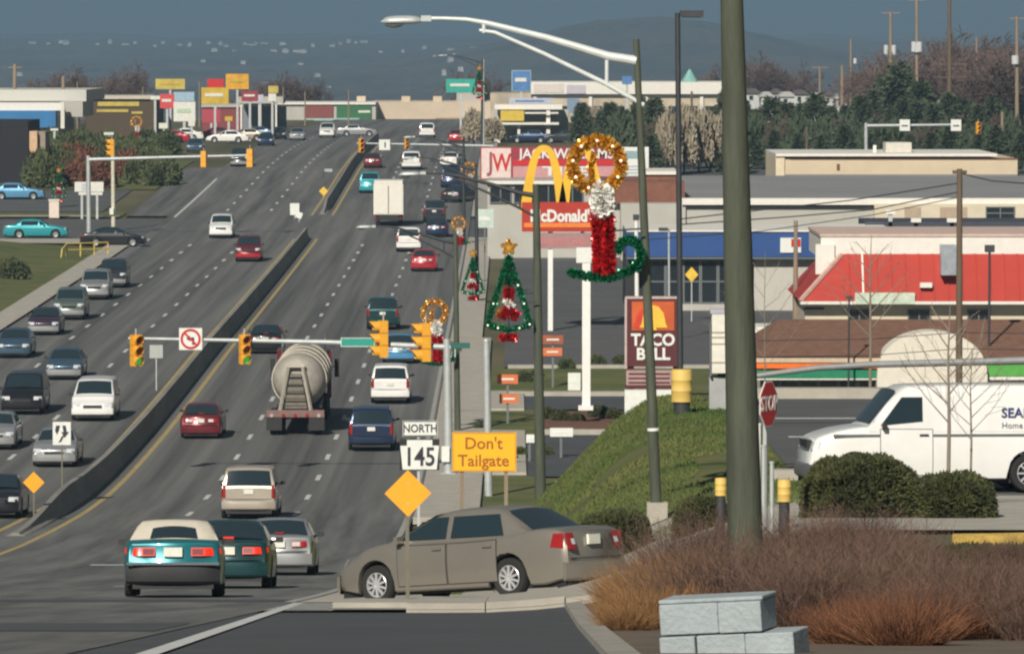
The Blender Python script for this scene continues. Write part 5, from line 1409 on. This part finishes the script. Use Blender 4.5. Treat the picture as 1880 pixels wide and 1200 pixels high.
wbox(t, 'awning', -140, 104, 203, 234, -1.4, 0, mat('awning blue', (.025, .17, .40), .5, var=.1, scale=.6)); wbox(t, 'side_bay', 112, 150, 187, 215, 2, 20, M_greyw); wbox(t, 'column', 112, 119, 187, 236, -.3, .3, LT)
for k in range(5): window(t, -20 + k * 24, -2 + k * 24, 238, 262, .2, 1, 1)
t = place('brown_shop', 'low brown shop with mustard lettering bands', 'building', 222, 750)
wbox(t, 'wall', 158, 288, 182, 280, 0, 15, mat('wall brown', (.085, .06, .035), .85)); wbox(t, 'roof_edge', 162, 276, 176, 182, -.4, 15, mat('edge cream', (.55, .50, .42), .7))
for y0, y1, a, b in ((187, 195, 180, 256), (201, 206, 178, 236), (205, 209, 242, 262)): wbox(t, 'lettering_band', a, b, y0, y1, -.12, 0, Y2)
t = place('black_building', 'flat black windowless building with a beige pier', 'building', 10, 566)
wbox(t, 'wall', -120, 52, 222, 360, 0, 14, mat('wall black', (.012, .011, .016), .8, var=.1)); wbox(t, 'pier', 53, 68, 241, 312, .3, 3, mat('pier peach', (.62, .42, .26), .8)); wbox(t, 'rear_bay', 68, 82, 242, 310, 1, 6, mat('bay greybrown', (.30, .25, .2), .8))
t = place('shop_sign', 'long low white sign by the far left mast', 'shop sign', 164, 500); wbox(t, 'panel', 137, 190, 334, 352, 0, .25, LT); wbox(t, 'logo', 150, 158, 337, 349, -.03, 0, mat('sign lilac', (.48, .50, .60))); wbox(t, 'lower_panel', 144, 188, 353, 358, .05, .2, LT)
for px in (150, 178): wbox(t, 'post', px - 2, px + 2, 352, 402, .08, .18, M_galv)
t = place('white_pedestal', 'white upright pedestal box on the corner verge', 'box', 99, 500); wbox(t, 'box', 90, 108, 369, 400, 0, .6, mat('pedestal', (.72, .62, .54), .6)); wbox(t, 'cap', 89, 109, 366, 369, -.05, .65, LT)
t = place('white_pedestal', 'pair of white boxes beyond the arm on the turf', 'box', 257, 590); wbox(t, 'box', 247, 254, 305, 327, 0, .4, LT); wbox(t, 'box', 259, 266, 306, 322, 0, .4, mat('box blue', (.45, .50, .6), .6))
# clutter along the far left verge
for i, (px, d, y0, y1, w_, m, lb) in enumerate(((300, 690, 226, 236, 16, LT, 'low white panel under the round red sign'), (352, 690, 222, 232, 12, LT, 'small white panel below the stacked board'), (420, 700, 214, 222, 14, Y1, 'tiny ochre sign by the red store'), (500, 720, 172, 186, 14, LT, 'white sign with amber top by the forecourt'),
        (502, 721, 158, 171, 18, Y2, 'small mustard sign over the forecourt'), (478, 730, 174, 188, 12, mat('sign lilac', (.48, .50, .60)), 'lilac sign by the dark red one'), (285, 690, 176, 183, 18, LT, 'slim white sign beside the round red one'), (100, 620, 236, 240, 14, LT, 'slim white plate in the bushes'), (94, 600, 286, 291, 16, LT, 'low white plate near the beige pier'), (200, 640, 243, 248, 18, LT, 'white plate behind the side street signal'))):
    billboard(lb, px, d, y0, y1, w_, m)
for i, (px, py, k, rz) in enumerate(((312, 262, 'red', 80), (335, 258, 'white', 95), (418, 262, 'white', 90), (452, 258, 'gold', 90), (470, 254, 'bluegrey', 85), (395, 256, 'maroon', 92))):
    carpx('sedan', ['red car parked under the stacked board', 'white car parked beside the red one under the boards', 'white car parked in front of the red store', 'gold car by the forecourt columns', 'blue-grey car by the forecourt', 'maroon car parked before the red store'][i], 'sedan', PA[k], px, py, R(rz))
for i, (px, y) in enumerate(((142, 150), (262, 160), (366, 150), (520, 160), (560, 168), (640, 165))):
    wpole(['thin pole behind the white wall', 'thin pole at the end of the brown shop', 'thin pole between the sign clusters', 'thin pole by the forecourt', 'thin pole over the red front', 'thin pole over the green wall'][i], px, y, 830 + 10 * i, r=.12, m=M_wood2)
# white sign box over a grey panel, half hidden by the stout pole
t = place('pylon_sign', 'white pylon sign on a grey base partly behind the stout pole', 'shop sign', 1322, 160)
wbox(t, 'cabinet', 1307, 1345, 575, 684, -.2, .25, mat('pylon white', (.72, .70, .62), .5)); wbox(t, 'top_cap', 1304, 1347, 567, 575, -.22, .27, mat('cap lilac', (.42, .42, .5), .6))
for y in (608, 617, 629, 663): wbox(t, 'panel_line', 1307, 1345, y, y + 2.5, -.215, -.2, mat('line khaki', (.36, .33, .24), .6))
wbox(t, 'post', 1303, 1306, 590, 690, -.2, .2, M_frame)
wbox(t, 'base', 1303, 1345, 690, 800, .0, .5, mat('base grey', (.36, .37, .37), .7)); wbox(t, 'neck', 1318, 1335, 684, 692, -.05, .2, M_dark)
# yellow drum and bollards
def drum(label, px, y0, y1, w_, d, collar=False, cat='drum', name='drum'):
    t = place(name, label, cat, px, d); r = w_ / 2 / S(d); a, b = max(0, Hh(t, y1)), Hh(t, y0)
    mb = MB(); mb.lathe([(0, a), (r, a), (r, a + (b - a) * .33), (r * 1.03, a + (b - a) * .345), (r, a + (b - a) * .36), (r, a + (b - a) * .66), (r * 1.03, a + (b - a) * .675), (r, a + (b - a) * .69), (r, b - .02), (r * .96, b), (0, b + .01)], 24)
    mb.build('barrel', mat('drum yellow', (.72, .50, .13), .6, var=.08, scale=3), t, 40)
    MB().lathe([(r * .8, -.1), (r * .8, a + .01)], 16).build('stand', M_steel, t, 40)
    return t
drum('pale yellow drum on the crest of the grass bank', 1252, 678, 737, 38, 158)
drum('short yellow bollard top left of the stout pole', 1324, 877, 909, 21, 100, name='bollard', cat='bollard')
drum('short yellow bollard right of the stout pole', 1441, 880, 920, 25, 96, name='bollard', cat='bollard')
for i, (px, y0, y1, m) in enumerate(((1403, 820, 905, M_galv), (1418, 850, 930, M_galv), (1394, 780, 900, M_signw))):
    t = place('pipe_post', ['grey pipe post behind the yellow bollard', 'short grey pipe with bent top beside the bollard', 'white slim post under the stop sign'][i], 'post', px, 98); r = .035
    MB().tube((0, 0, -.1), (0, 0, Hh(t, y0)), r, n=10).build('shaft', m, t, 50); MB().tube((0, 0, Hh(t, y0)), (0, 0, Hh(t, y0) + .03), r * 1.3, n=10).build('cap', m, t, 50)
# ================================================================ vegetation
M_leaf = mat('pine needles', (.048, .080, .040), .85, var=.4, scale=.3, col2=(.105, .135, .072))
M_hedge = mat('hedge leaves', (.030, .042, .013), .75, var=.35, scale=2.2, col2=(.085, .092, .026))
M_bush = mat('bush leaves', (.045, .078, .026), .8, var=.35, scale=.5, col2=(.13, .14, .055))
M_bark = mat('bark', (.11, .085, .065), .95, var=.3, scale=3)
M_twig = mat('twigs', (.15, .105, .085), .9, var=.25, scale=1)
M_twig2 = mat('twigs red', (.120, .078, .070), .9, var=.3, scale=.4, col2=(.165, .118, .102))
M_shrub = mat('shrub stems', (.095, .052, .046), .9, var=.35, scale=4, col2=(.20, .125, .088))
M_straw = mat('dry grass', (.23, .105, .038), .9, var=.4, scale=5, col2=(.34, .19, .075))
M_russet = mat('russet stems', (.15, .055, .028), .9, var=.4, scale=4, col2=(.25, .11, .05))
def rv(rd): return Vector((rd.gauss(0, 1), rd.gauss(0, 1), rd.gauss(0, 1))).normalized()
def card(mb, c, dv, l, w_, rd):
    s_ = dv.cross(rv(rd)).normalized() * w_ / 2
    mb.add([c - s_, c + s_, c + dv * l + s_ * .3, c + dv * l - s_ * .3], [(0, 1, 2, 3)])
def pine_mesh(seed, h, r, n):
    rd = random.Random(seed); mb = MB(); wh = []
    k = 0
    while k < n:
        q = rd.random() ** .8; z = h * (.10 + .88 * q); rr = r * (1 - q) ** .8 * (.85 + .2 * math.sin(q * 31 + seed)) + .35
        a = rd.random() * 6.283; rad = rr * (.35 + .65 * rd.random() ** .5)
        c = Vector((math.cos(a) * rad, math.sin(a) * rad, z + .2 * rd.gauss(0, 1) - .12 * rad))
        dv = (Vector((math.cos(a), math.sin(a), -.15 + .4 * rd.random())) + rv(rd) * .6).normalized()
        card(mb, c, dv, .5 + .5 * rd.random(), .32, rd); k += 1
    return mb.mesh('crown')
def trunk_mesh(h, r): return MB().path([(0, 0, -.3), (.05, 0, h * .5), (0, 0, h)], [r, r * .7, .03], 7).mesh('trunk', smooth=50)
def bare_mesh(seed, h, spread=.55, depth=5, r0=.22, n0=6, tw=1.):
    rd = random.Random(seed); tr = MB(); cr = MB()
    def grow(p, dv, l, r, lev):
        e = p + dv * l; m_ = p.lerp(e, .5) + rv(rd) * l * .05
        (tr if lev < 2 else cr).path([p, m_, e], [r, r * .85, r * .65], 5 if lev < 2 else 3, cap=False)
        if lev >= depth: return
        for i in range(n0 if lev == 0 else (3 if lev < depth - 1 else 4)):
            nd = (dv * (1 - spread * .45) + rv(rd) * spread + Vector((0, 0, .12))).normalized()
            st = p.lerp(e, .45 + .55 * rd.random()) if i else e
            grow(st, nd, l * (.52 + .26 * rd.random()), max(.034, r * .5), lev + 1)
    grow(Vector((0, 0, -.2)), Vector((0, 0, 1)), h * .36, r0, 0)
    return tr.mesh('trunk', smooth=50), cr.mesh('crown')
def bush_mesh(seed, rx, ry, h, n, l, w_, shape='round'):
    rd = random.Random(seed); mb = MB()
    for _ in range(n):
        if shape == 'round':
            v = rv(rd); v.z = abs(v.z); rr = rd.random() ** .25 * (.86 + .22 * noise.noise(v * 2.2 + Vector((seed, 0, 0))))
            c = Vector((v.x * rx * rr, v.y * ry * rr, v.z * h * rr + .02)); dv = (v + rv(rd) * .9).normalized()
        else:
            u = Vector((rd.uniform(-1, 1), rd.uniform(-1, 1), rd.random()))
            f = rd.randrange(3)
            if f == 0: u.z = 1 - .06 * rd.random()
            elif f == 1: u.x = (1 if rd.random() < .5 else -1) * (1 - .08 * rd.random())
            else: u.y = (1 if rd.random() < .5 else -1) * (1 - .08 * rd.random())
            q = (abs(u.x) ** 3 + abs(u.y) ** 4 + u.z ** 3) ** (1 / 3.2)
            u = u / max(1, q) * (.95 + .09 * noise.noise(Vector((u.x * rx, u.y * ry, u.z * h)) * 2.6 + Vector((seed, 0, 0))))
            c = Vector((u.x * rx, u.y * ry, u.z * h)); dv = (Vector((u.x / rx, u.y / ry, u.z / h)).normalized() + rv(rd) * .8).normalized()
        card(mb, c, dv, l * (.6 + .8 * rd.random()), w_, rd)
    return mb
def plant(name, label, cat, loc, meshes, mats_, s=1., rz=0., group=None, sz=None):
    t = thing(name, label, cat, loc, rz, group); t.scale = (s, s, sz or s)
    for (nm, me), m in zip(meshes, mats_):
        o = link(nm, me, t)
        if not me.materials: me.materials.append(m)
    return t
rd = random.Random(5)
# pines behind the shops
pines = [(trunk_mesh(7.5, .16), pine_mesh(20 + i, 8, 2.9, 2000)) for i in range(4)]
pn = 0
for px, py, d, s in [(1068, 190, 690, .85), (1105, 205, 680, .8)] + [(1120 + 27 * i, 186 + 12 * math.sin(i * 2.1) + rd.uniform(-5, 9), 650 + rd.uniform(-30, 35), 0) for i in range(27)]:
    if 1222 < px < 1322 and pn % 3: pn += 1; continue
    x = (px - 940) / S(d); z = T(x, d); h = P(px, py, d).z - z; tm, cm = pines[pn % 4]
    plant('pine_tree', 'dark green pine in the row behind the shops', 'tree', (x, d, z), [('trunk', tm), ('crown', cm)], [M_bark, M_leaf], h / 8, rd.random() * 6, 'pines behind the shops'); pn += 1
for i, (px, py, d) in enumerate(((1650, 118, 690), (1606, 165, 690), (1690, 150, 680), (1625, 140, 700))):
    x = (px - 940) / S(d); z = T(x, d); h = P(px, py, d).z - z; tm, cm = pines[i % 4]
    plant('pine_tree', 'tall dark evergreen by the transformer pole', 'tree', (x, d, z), [('trunk', tm), ('crown', cm)], [M_bark, M_leaf], h / 8, i, 'tall evergreens by the transformer pole')
# second, lower row in front hiding the trunks
for i in range(18):
    px = 1190 + 40 * i + rd.uniform(-8, 8); d = 590 + rd.uniform(-15, 15)
    if 1225 < px < 1320: continue
    x = (px - 940) / S(d); z = T(x, d); h = P(px, 243 + rd.uniform(-12, 10), d).z - z; tm, cm = pines[(i + 1) % 4]
    plant('pine_tree', 'lower bushy pine in the front row behind the shops', 'tree', (x, d, z), [('trunk', tm), ('crown', cm)], [M_bark, M_leaf], h / 8 * 1.05, rd.random() * 6, 'front row of pines')
# rounder evergreens and bare trees mixed into the row
MIX = [(1140, 196), (1178, 205), (1216, 210), (1340, 196), (1388, 204), (1432, 198), (1470, 208), (1512, 196), (1556, 206), (1602, 200), (1648, 214), (1700, 206), (1748, 214), (1800, 208), (1850, 200)]
# bare woods
bares = [bare_mesh(40 + i, 12, .62, 5, .24, 9) for i in range(3)]
def bare(label, px, py, d, group, i, wide=1.):
    x = (px - 940) / S(d); z = T(x, d) if d < 900 else RZ(d); h = P(px, py, d).z - z; tm, cm = bares[i % 3]
    s = h / 11.2
    t = plant('bare_tree', label, 'tree', (x, d, z), [('trunk', tm), ('crown', cm)], [M_bark, M_twig2], s * wide, rd.random() * 6, group, sz=s)
    return t
for i in range(70):
    px = 1592 + 4.4 * i + rd.uniform(-8, 8); bare('bare brown tree in the wood behind the pines', px, 108 - 56 * sm(1590, 1740, px) + rd.uniform(-10, 46), 790 + rd.uniform(-45, 90), 'bare wood behind the pines', i, 1.35)
for i in range(14): bare('bare tree on the rise beside the stout pole', 1310 + 12.5 * i, 88 + 4.5 * abs(i - 6.6) + rd.uniform(-6, 12), 980 + 6 * i, 'bare trees beyond the white houses', i, 1.2)
for i in range(14): bare('bare brown tree behind the brown shop', 95 + 12.5 * i, 112 + rd.uniform(-6, 22), 860 + 8 * i, 'bare trees behind the brown shop', i, 1.1)
for i in range(12): bare('bare tree behind the green store', 462 + 10 * i, 122 + 4 * abs(i - 6) + rd.uniform(-5, 8), 1050, 'bare trees behind the green store', i, 1.1)
for i in range(4): bare('small bare reddish tree by the far lamp', 862 + 16 * i, 100 + 12 * i, 1040, 'bare trees by the far lamp', i, .9)
# (tan-leaved trees stand before the far store)
TANT = [(1075, 190), (1095, 196), (1120, 188), (1226, 200), (1256, 190), (1283, 196), (1304, 205), (1330, 200), (1270, 226), (1297, 235), (1240, 232), (905, 216), (870, 200)]
# green and russet bank on the left
bushes = [bush_mesh(60 + i, 1, 1, 1, 1700, .17, .12).mesh('foliage') for i in range(3)]
for i in range(64):
    px = 72 + 3.7 * i + rd.uniform(-8, 8); d = 555 + 95 * rd.random(); x = (px - 940) / S(d); py = 218 + 52 * (650 - d) / 95 + 14 * rd.random() + .06 * (px - 70)
    z = T(x, d); h = max(1.0, P(px, py, d).z - z); red = (120 < px < 180 or 222 < px < 255) and d < 590 and rd.random() < .6
    t = thing('shrub', 'russet shrub in the bank beyond the side street' if red else 'green shrub in the bank beyond the side street', 'shrub', (x, d, z), rd.random() * 6, 'russet shrubs in the bank' if red else 'green shrubs in the bank')
    t.scale = (1.5 + rd.random(), 1.8, h * .95)
    o = link('foliage', bushes[i % 3], t)
    if not bushes[i % 3].materials: bushes[i % 3].materials.append(None)
    o.material_slots[0].link = 'OBJECT'; o.material_slots[0].material = mat('russet leaves', (.16, .065, .035), .9, var=.35, scale=.8) if red else M_bush
for i, (px, py) in enumerate(MIX):
    d = 600 + 12 * (i % 3); x = (px - 940) / S(d); z = T(x, d); h = P(px, py + 14 * (i % 2), d).z - z
    t = thing('broad_evergreen', 'broad rounded evergreen among the pines', 'tree', (x, d, z), i, 'rounded evergreens among the pines')
    MB().tube((0, 0, -.2), (0, 0, h * .6), .14, .05, 6).build('trunk', M_bark, t)
    o = link('crown', bushes[i % 3], t); o.scale = (1.9, 1.9, h * .92); o.location.z = h * .06; o.material_slots[0].link = 'OBJECT'; o.material_slots[0].material = M_leaf
for i in range(11): bare('bare brown tree standing among the pines', 1160 + 66 * i, 188 + 10 * (i % 3), 610 + 7 * (i % 4), 'bare trees among the pines', i, .8)
for i, (px, py) in enumerate(TANT):
    d = 800 - 10 * i if not 1220 < px < 1340 else 572 + 3 * i; x = (px - 940) / S(d); z = T(x, d); h = P(px, py, d).z - z
    t = thing('dry_leaved_tree', 'tree with dry tan leaves in front of the far store', 'tree', (x, d, z), i, 'dry-leaved trees by the far store')
    MB().tube((0, 0, -.2), (0, 0, h * .7), .12, .05, 6).build('trunk', M_bark, t)
    o = link('crown', bushes[i % 3], t); o.scale = (1.5, 1.5, h * .8); o.location.z = h * .2; o.material_slots[0].link = 'OBJECT'; o.material_slots[0].material = mat('tan leaves', (.30, .25, .17), .9, var=.35, scale=.6, col2=(.46, .40, .30))
def shrubs(label, spots, m, group, k=(.6, .6, .6)):
    for i, (px, py, s) in enumerate(spots):
        g = G(px, py); t = thing('shrub', label, 'shrub', g, rd.random() * 6, group); t.scale = (s * k[0], s * k[1], s * k[2])
        o = link('foliage', bushes[i % 3], t); o.material_slots[0].link = 'OBJECT'; o.material_slots[0].material = m
shrubs('dark green shrub in the mulch bed', [(1005, 768, .9), (1030, 771, .8), (1100, 765, .9), (1125, 768, .8), (1060, 772, .6)], M_hedge, 'shrubs in the mulch bed')
shrubs('low green shrub near the square pole', [(1040, 676, .9), (1095, 672, 1.0), (1140, 668, .8), (960, 700, .9), (985, 690, .7)], M_bush, 'shrubs on the verge')
shrubs('dark rounded shrub on the left grass', [(20, 512, 1.6), (-8, 508, 1.4), (38, 505, 1.0)], M_bush, 'shrubs on the left grass', (.7, .7, .9))
shrubs('low green tuft beside the driveway kerb', [(930, 845, .8), (955, 838, .7), (905, 850, .6), (1000, 835, .7), (880, 790, .6)], M_bush, 'tufts beside the driveway')
# clipped hedges
def hedge(label, px0, px1, y0, y1, d, depth, n, seed):
    a, b = (px0 - 940) / S(d), (px1 - 940) / S(d); x = (a + b) / 2; zb = P(940, y1, d).z; zt = P(940, y0, d).z; g = T(x, d)
    zb = min(zb, g); t = thing('hedge', label, 'hedge', (x, d, zb))
    rx, ry, h = (b - a) / 2, depth / 2, zt - zb
    bush_mesh(seed, rx, ry, h, n, .085, .05, 'box').build('leaves', M_hedge, t)
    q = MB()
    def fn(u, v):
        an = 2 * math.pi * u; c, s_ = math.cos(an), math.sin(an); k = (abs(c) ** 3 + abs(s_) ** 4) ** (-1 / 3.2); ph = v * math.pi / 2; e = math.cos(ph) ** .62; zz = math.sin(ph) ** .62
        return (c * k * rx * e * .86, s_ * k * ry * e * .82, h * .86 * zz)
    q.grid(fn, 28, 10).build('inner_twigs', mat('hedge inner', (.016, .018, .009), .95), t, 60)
    return t
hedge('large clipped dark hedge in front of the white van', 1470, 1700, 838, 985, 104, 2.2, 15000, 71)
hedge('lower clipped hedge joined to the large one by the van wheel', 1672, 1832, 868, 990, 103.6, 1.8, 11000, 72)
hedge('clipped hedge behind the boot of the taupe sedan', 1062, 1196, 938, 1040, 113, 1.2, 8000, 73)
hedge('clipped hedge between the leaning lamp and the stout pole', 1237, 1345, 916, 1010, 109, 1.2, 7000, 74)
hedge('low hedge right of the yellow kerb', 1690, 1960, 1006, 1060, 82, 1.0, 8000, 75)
# young bare trees before the van
def young(label, px, by, ty, d, seed, r=.04):
    x = (px - 940) / S(d); z = T(x, d); h = P(px, ty, d).z - z
    rdd = random.Random(seed); tr = MB(); cr = MB()
    tr.path([(0, 0, -.1), (.02, 0, h * .4), (.0, .03, h * .75), (.03, 0, h)], [r, r * .8, r * .45, .008], 7)
    for i in range(11):
        zz = h * (.42 + .5 * i / 11); s_ = 1 if i % 2 else -1
        dv = Vector((s_ * (.55 + .3 * rdd.random()), rdd.gauss(0, .35), .75)).normalized(); l = (h - zz) * .55 + .25
        p0 = Vector((.01, .01, zz)); p1 = p0 + dv * l * .5 + rv(rdd) * .03; p2 = p0 + dv * l + Vector((0, 0, .12 * l))
        cr.path([p0, p1, p2], [r * .36, r * .22, .005], 4, cap=False)
        for q in range(4):
            b = p0.lerp(p2, .35 + .18 * q); e = b + (dv + rv(rdd) * .7).normalized() * l * .35; cr.path([b, e], [r * .14, .004], 3, cap=False)
    t = thing('young_tree', label, 'tree', (x, d, z), group='young bare trees by the lot')
    tr.build('trunk', mat('young bark', (.22, .185, .15), .9), t, 50); cr.build('crown', mat('young twig', (.24, .20, .165), .9), t)
young('thin bare young tree in front of the van door', 1742, 870, 560, 110, 81, .042)
young('thinner bare young tree beside the van lettering', 1783, 870, 640, 112, 82, .026)
young('bare young tree against the red roof and mansard', 1598, 760, 432, 175, 83, .05)
young('spindly bare sapling left of the red roof', 1404, 640, 460, 240, 84, .035)
# bare shrubs and dry grass in the foreground bed
def stems(seed, n, h, sp, w_, lean=.35, br=3):
    rdd = random.Random(seed); mb = MB()
    for _ in range(n):
        a = rdd.random() * 6.283; r = sp * rdd.random() ** .6; p = Vector((math.cos(a) * r * .55, math.sin(a) * r * .55, -.03))
        dv = (Vector((math.cos(a) * lean * r / sp, math.sin(a) * lean * r / sp, 1)) + rv(rdd) * .36).normalized(); l = h * (.55 + .5 * rdd.random())
        m_ = p + dv * l * .55 + rv(rdd) * .03; e = m_ + (dv + rv(rdd) * .35).normalized() * l * .5
        s_ = dv.cross(rv(rdd)).normalized() * w_
        mb.add([p - s_, p + s_, m_ + s_ * .8, m_ - s_ * .8, e], [(0, 1, 2, 3), (3, 2, 4)])
        for q in range(br):
            b = p.lerp(m_, .5) if q == 0 else m_.lerp(e, .3 * q); e2 = b + (dv + rv(rdd) * .8).normalized() * l * .28; s2 = s_ * .6
            mb.add([b - s2, b + s2, e2], [(0, 1, 2)])
    return mb
sh = [stems(90 + i, 520, 1.0, .62, .0042, .5, 4).mesh('stems') for i in range(4)]
gr = [stems(96 + i, 1000, .55, .42, .0034, .9, 1).mesh('blades') for i in range(3)]
for me in sh + gr: me.materials.append(None)
def clump(name, label, cat, px, d, s, me, m, group, dz=0.):
    x = (px - 940) / S(d); t = thing(name, label, cat, (x, d, T(x, d) + dz), rd.random() * 6, group); t.scale = (s * 1.25, s * 1.25, s)
    o = link('stems' if name == 'bare_shrub' else 'blades', me, t); o.material_slots[0].link = 'OBJECT'; o.material_slots[0].material = m
k = 0
for row, (d, px0, px1, st, s) in enumerate(((79, 1255, 1900, 78, .82), (74, 1245, 1900, 86, .86), (69, 1260, 1920, 92, .84), (64, 1240, 1920, 100, .80), (59, 1400, 1940, 108, .72), (54, 1460, 1950, 112, .66))):
    px = px0
    while px < px1:
        if not (row > 3 and px < 1420):
            low = 1 - (sm(1600, 1720, px) * (.62, .60, .45, .25, .1, 0)[row])
            clump('bare_shrub', 'bare purple-brown shrub in the roadside bed', 'shrub', px + rd.uniform(-18, 18), d + rd.uniform(-2, 2), s * low * rd.uniform(.68, 1.22), sh[k % 4], M_shrub, 'bare shrubs in the roadside bed'); k += 1
        px += st
for px, d, s in ((1185, 72, 1.15), (1215, 73, 1.3), (1255, 73, 1.3), (1300, 72, 1.25), (1190, 68, 1.1), (1225, 67, 1.2), (1275, 66, 1.2), (1165, 65, .8), (1195, 61, .95), (1330, 69, 1.15), (1355, 67, 1.0), (1240, 62, 1.0), (1150, 60, .6)):
    clump('dry_grass', 'tawny dry grass clump at the near end of the bed', 'grass', px, d, s, gr[k % 3], M_straw, 'tawny grass clumps'); k += 1
for px, d, s in ((1640, 56, 1.1), (1700, 57, 1.15), (1760, 55, 1.1), (1690, 53, 1.0), (1740, 60, 1.1), (1600, 52, .9), (1820, 54, 1.0), (1660, 50, .9), (1560, 51, .8)):
    clump('russet_shrub', 'rust-coloured grassy shrub low in the bed', 'shrub', px, d, s, gr[k % 3], M_russet, 'rust-coloured shrubs'); k += 1
# turf on the bank
rdd = random.Random(31); mb = MB()
for _ in range(64000):
    x = rdd.uniform(-1.8, 6.4); d = rdd.uniform(112, 190); z = T(x, d)
    if x > 5.8 and d > 126: continue
    if noise.noise(Vector((x * .8, d * .12, 4))) < -.25: continue
    a = rdd.random() * 6.283; l = .03 + .06 * rdd.random(); s_ = Vector((math.cos(a), math.sin(a), 0)) * .02; p = Vector((x, d, z - .01)); e = p + Vector((rdd.gauss(0, .03), rdd.gauss(0, .03), l))
    mb.add([p - s_, p + s_, e], [(0, 1, 2)])
tag(mb.build('turf', mat('turf blades', (.062, .140, .020), .9, var=.3, scale=.22, col2=(.155, .160, .045))), 'rough grass growing on the roadside bank', 'grass', kind='stuff')

# ================================================================ stepped block wall in the foreground
d = 46.; gx = (1306 - 940) / S(d)
t = thing('block_wall', 'grey stepped concrete block wall at the edge of the shrub bed', 'wall', (gx, d, T(gx, d)), R(-16), ry=R(-4))
M_block = mat('block', (.33, .38, .40), .85, var=.12, scale=3, bump=.35, bscale=25)
def blk(x0, x1, y0, y1, z0, z1):
    me = MB().bb(x0, x1, y0, y1, z0, z1).mesh('block', [M_block]); o = link('block', me, t)
    bv = o.modifiers.new('bevel', 'BEVEL'); bv.width = .010; bv.segments = 2
    return o
zt = P(940, 1106, d).z - t.location.z
xa = (1212 - 940) / S(d) - gx
for c in range(4):
    z1 = zt - .235 * c; z0 = z1 - .229
    xs = [[xa, xa + .46, xa + .80], [xa, xa + .28, xa + .66, xa + 1.04], [xa, xa + .46, xa + .86, xa + 1.24], [xa, xa + .3, xa + .7, xa + 1.1, xa + 1.45]][c]
    for i in range(len(xs) - 1): blk(xs[i] + .004, xs[i + 1] - .004, -.03 * ((i + c) % 2) - .02 * c, .45, z0, z1 - (.006 * ((i * 3 + c) % 3)))
blk(xa - .001, xa + .804, .02, .47, zt + .003, zt + .034)
# ================================================================ hillside houses
rdd = random.Random(17)
HW = [mat('house white', (.50, .51, .52), .7), mat('house grey', (.55, .56, .56), .7), mat('house tan', (.55, .48, .40), .7)]; HR = [mat('house roof', (.10, .09, .09), .9), mat('house roof pale', (.42, .42, .42), .8)]
spots = [(115, 77), (122, 79), (182, 82), (203, 80), (232, 83), (405, 82), (415, 86), (450, 84), (462, 84), (485, 82), (505, 95), (525, 95), (545, 94), (558, 95), (552, 118), (583, 141), (604, 161), (448, 116), (373, 113), (470, 83), (520, 82), (625, 82), (655, 80), (668, 79), (300, 80), (330, 83), (285, 84), (250, 82), (800, 104), (828, 94), (835, 98), (827, 112), (847, 127), (815, 135), (700, 96), (740, 97), (610, 84), (90, 82), (60, 80), (350, 84), (385, 80), (640, 79), (12, 125), (35, 138), (490, 153), (780, 90), (870, 88), (395, 93), (430, 94), (575, 84)]
def hdist(px, py):
    for i in range(2300, 9200, 20):
        x = (px - 940) / S(i); q = P(px, py, i)
        if q.z <= HZ(x, i) + 1.0: return i
    return 8900
for i, (px, py) in enumerate(spots):
    d = hdist(px, py); x = (px - 940) / S(d); z = HZ(x, d); k = d / 6500
    t = thing('hillside_house', 'tiny pale house on the far wooded hillside', 'house', (x, d, z + .5), rdd.uniform(-.4, .4), 'houses on the far hillside')
    w_ = rdd.uniform(2.5, 8) * k; h = rdd.uniform(1.0, 2.4) * k; t.location.z += rdd.uniform(-1, 1)
    MB().bb(-w_ / 2, w_ / 2, -3, 3, -2, h).build('wall', HW[0 if i % 4 else 1], t)
    mb = MB(); mb.prism([(-w_ / 2 - .3, h), (w_ / 2 + .3, h), (w_ / 2 - 1, h + 1.6 * k), (-w_ / 2 + 1, h + 1.6 * k)], -3.3, 3.3); mb.build('roof', HR[i % 2], t)
# white houses above the pines
for i, (px, y0, w_, dd) in enumerate(((1382, 166, 26, 880), (1408, 172, 22, 870), (1426, 166, 18, 890), (1445, 172, 26, 870), (1470, 168, 24, 900), (1500, 174, 26, 880), (1522, 170, 18, 900), (1545, 176, 22, 870), (1608, 169, 50, 860), (1650, 192, 20, 700), (1772, 174, 32, 760), (1733, 190, 22, 720), (1590, 136, 8, 980))):
    t = place('white_house', 'pale house glimpsed over the pine tops', 'house', px, dd, 'pale houses above the pines')
    wbox(t, 'wall', px - w_ / 2, px + w_ / 2, y0 + 6, y0 + 80, 0, 7, HW[0] if i != 8 else M_cream)
    for p_ in t.children:
        for v_ in p_.data.vertices: v_.co.z = max(v_.co.z, -.3)
    a, b, z1 = X(t, px - w_ / 2), X(t, px + w_ / 2), Hh(t, y0 + 6)
    MB().prism([(a - .3, z1), (b + .3, z1), (b - .5, z1 + .7), (a + .5, z1 + .7)], -.3, 7.3).build('roof', HR[1 if i % 2 else 0], t)
    window(t, px - w_ / 4, px, y0 + 10, y0 + 17, -.06, 1, 1)

# ================================================================ haze
mb = MB(); mb.bb(-7000, 7000, -400, 11000, CAMZ - 60, CAMZ + 75)
hz = mb.build('haze', None); hz.data.materials.clear()
m = bpy.data.materials.new('haze'); m.use_nodes = True; n = m.node_tree; n.nodes.clear()
o_ = n.nodes.new('ShaderNodeOutputMaterial'); pv = n.nodes.new('ShaderNodeVolumePrincipled')
pv.inputs['Color'].default_value = (.29, .46, .63, 1); pv.inputs['Density'].default_value = 2.2e-4
n.links.new(pv.outputs[0], o_.inputs['Volume']); hz.data.materials.append(m)
tag(hz, 'thin blue haze over the whole valley', 'haze', kind='stuff')
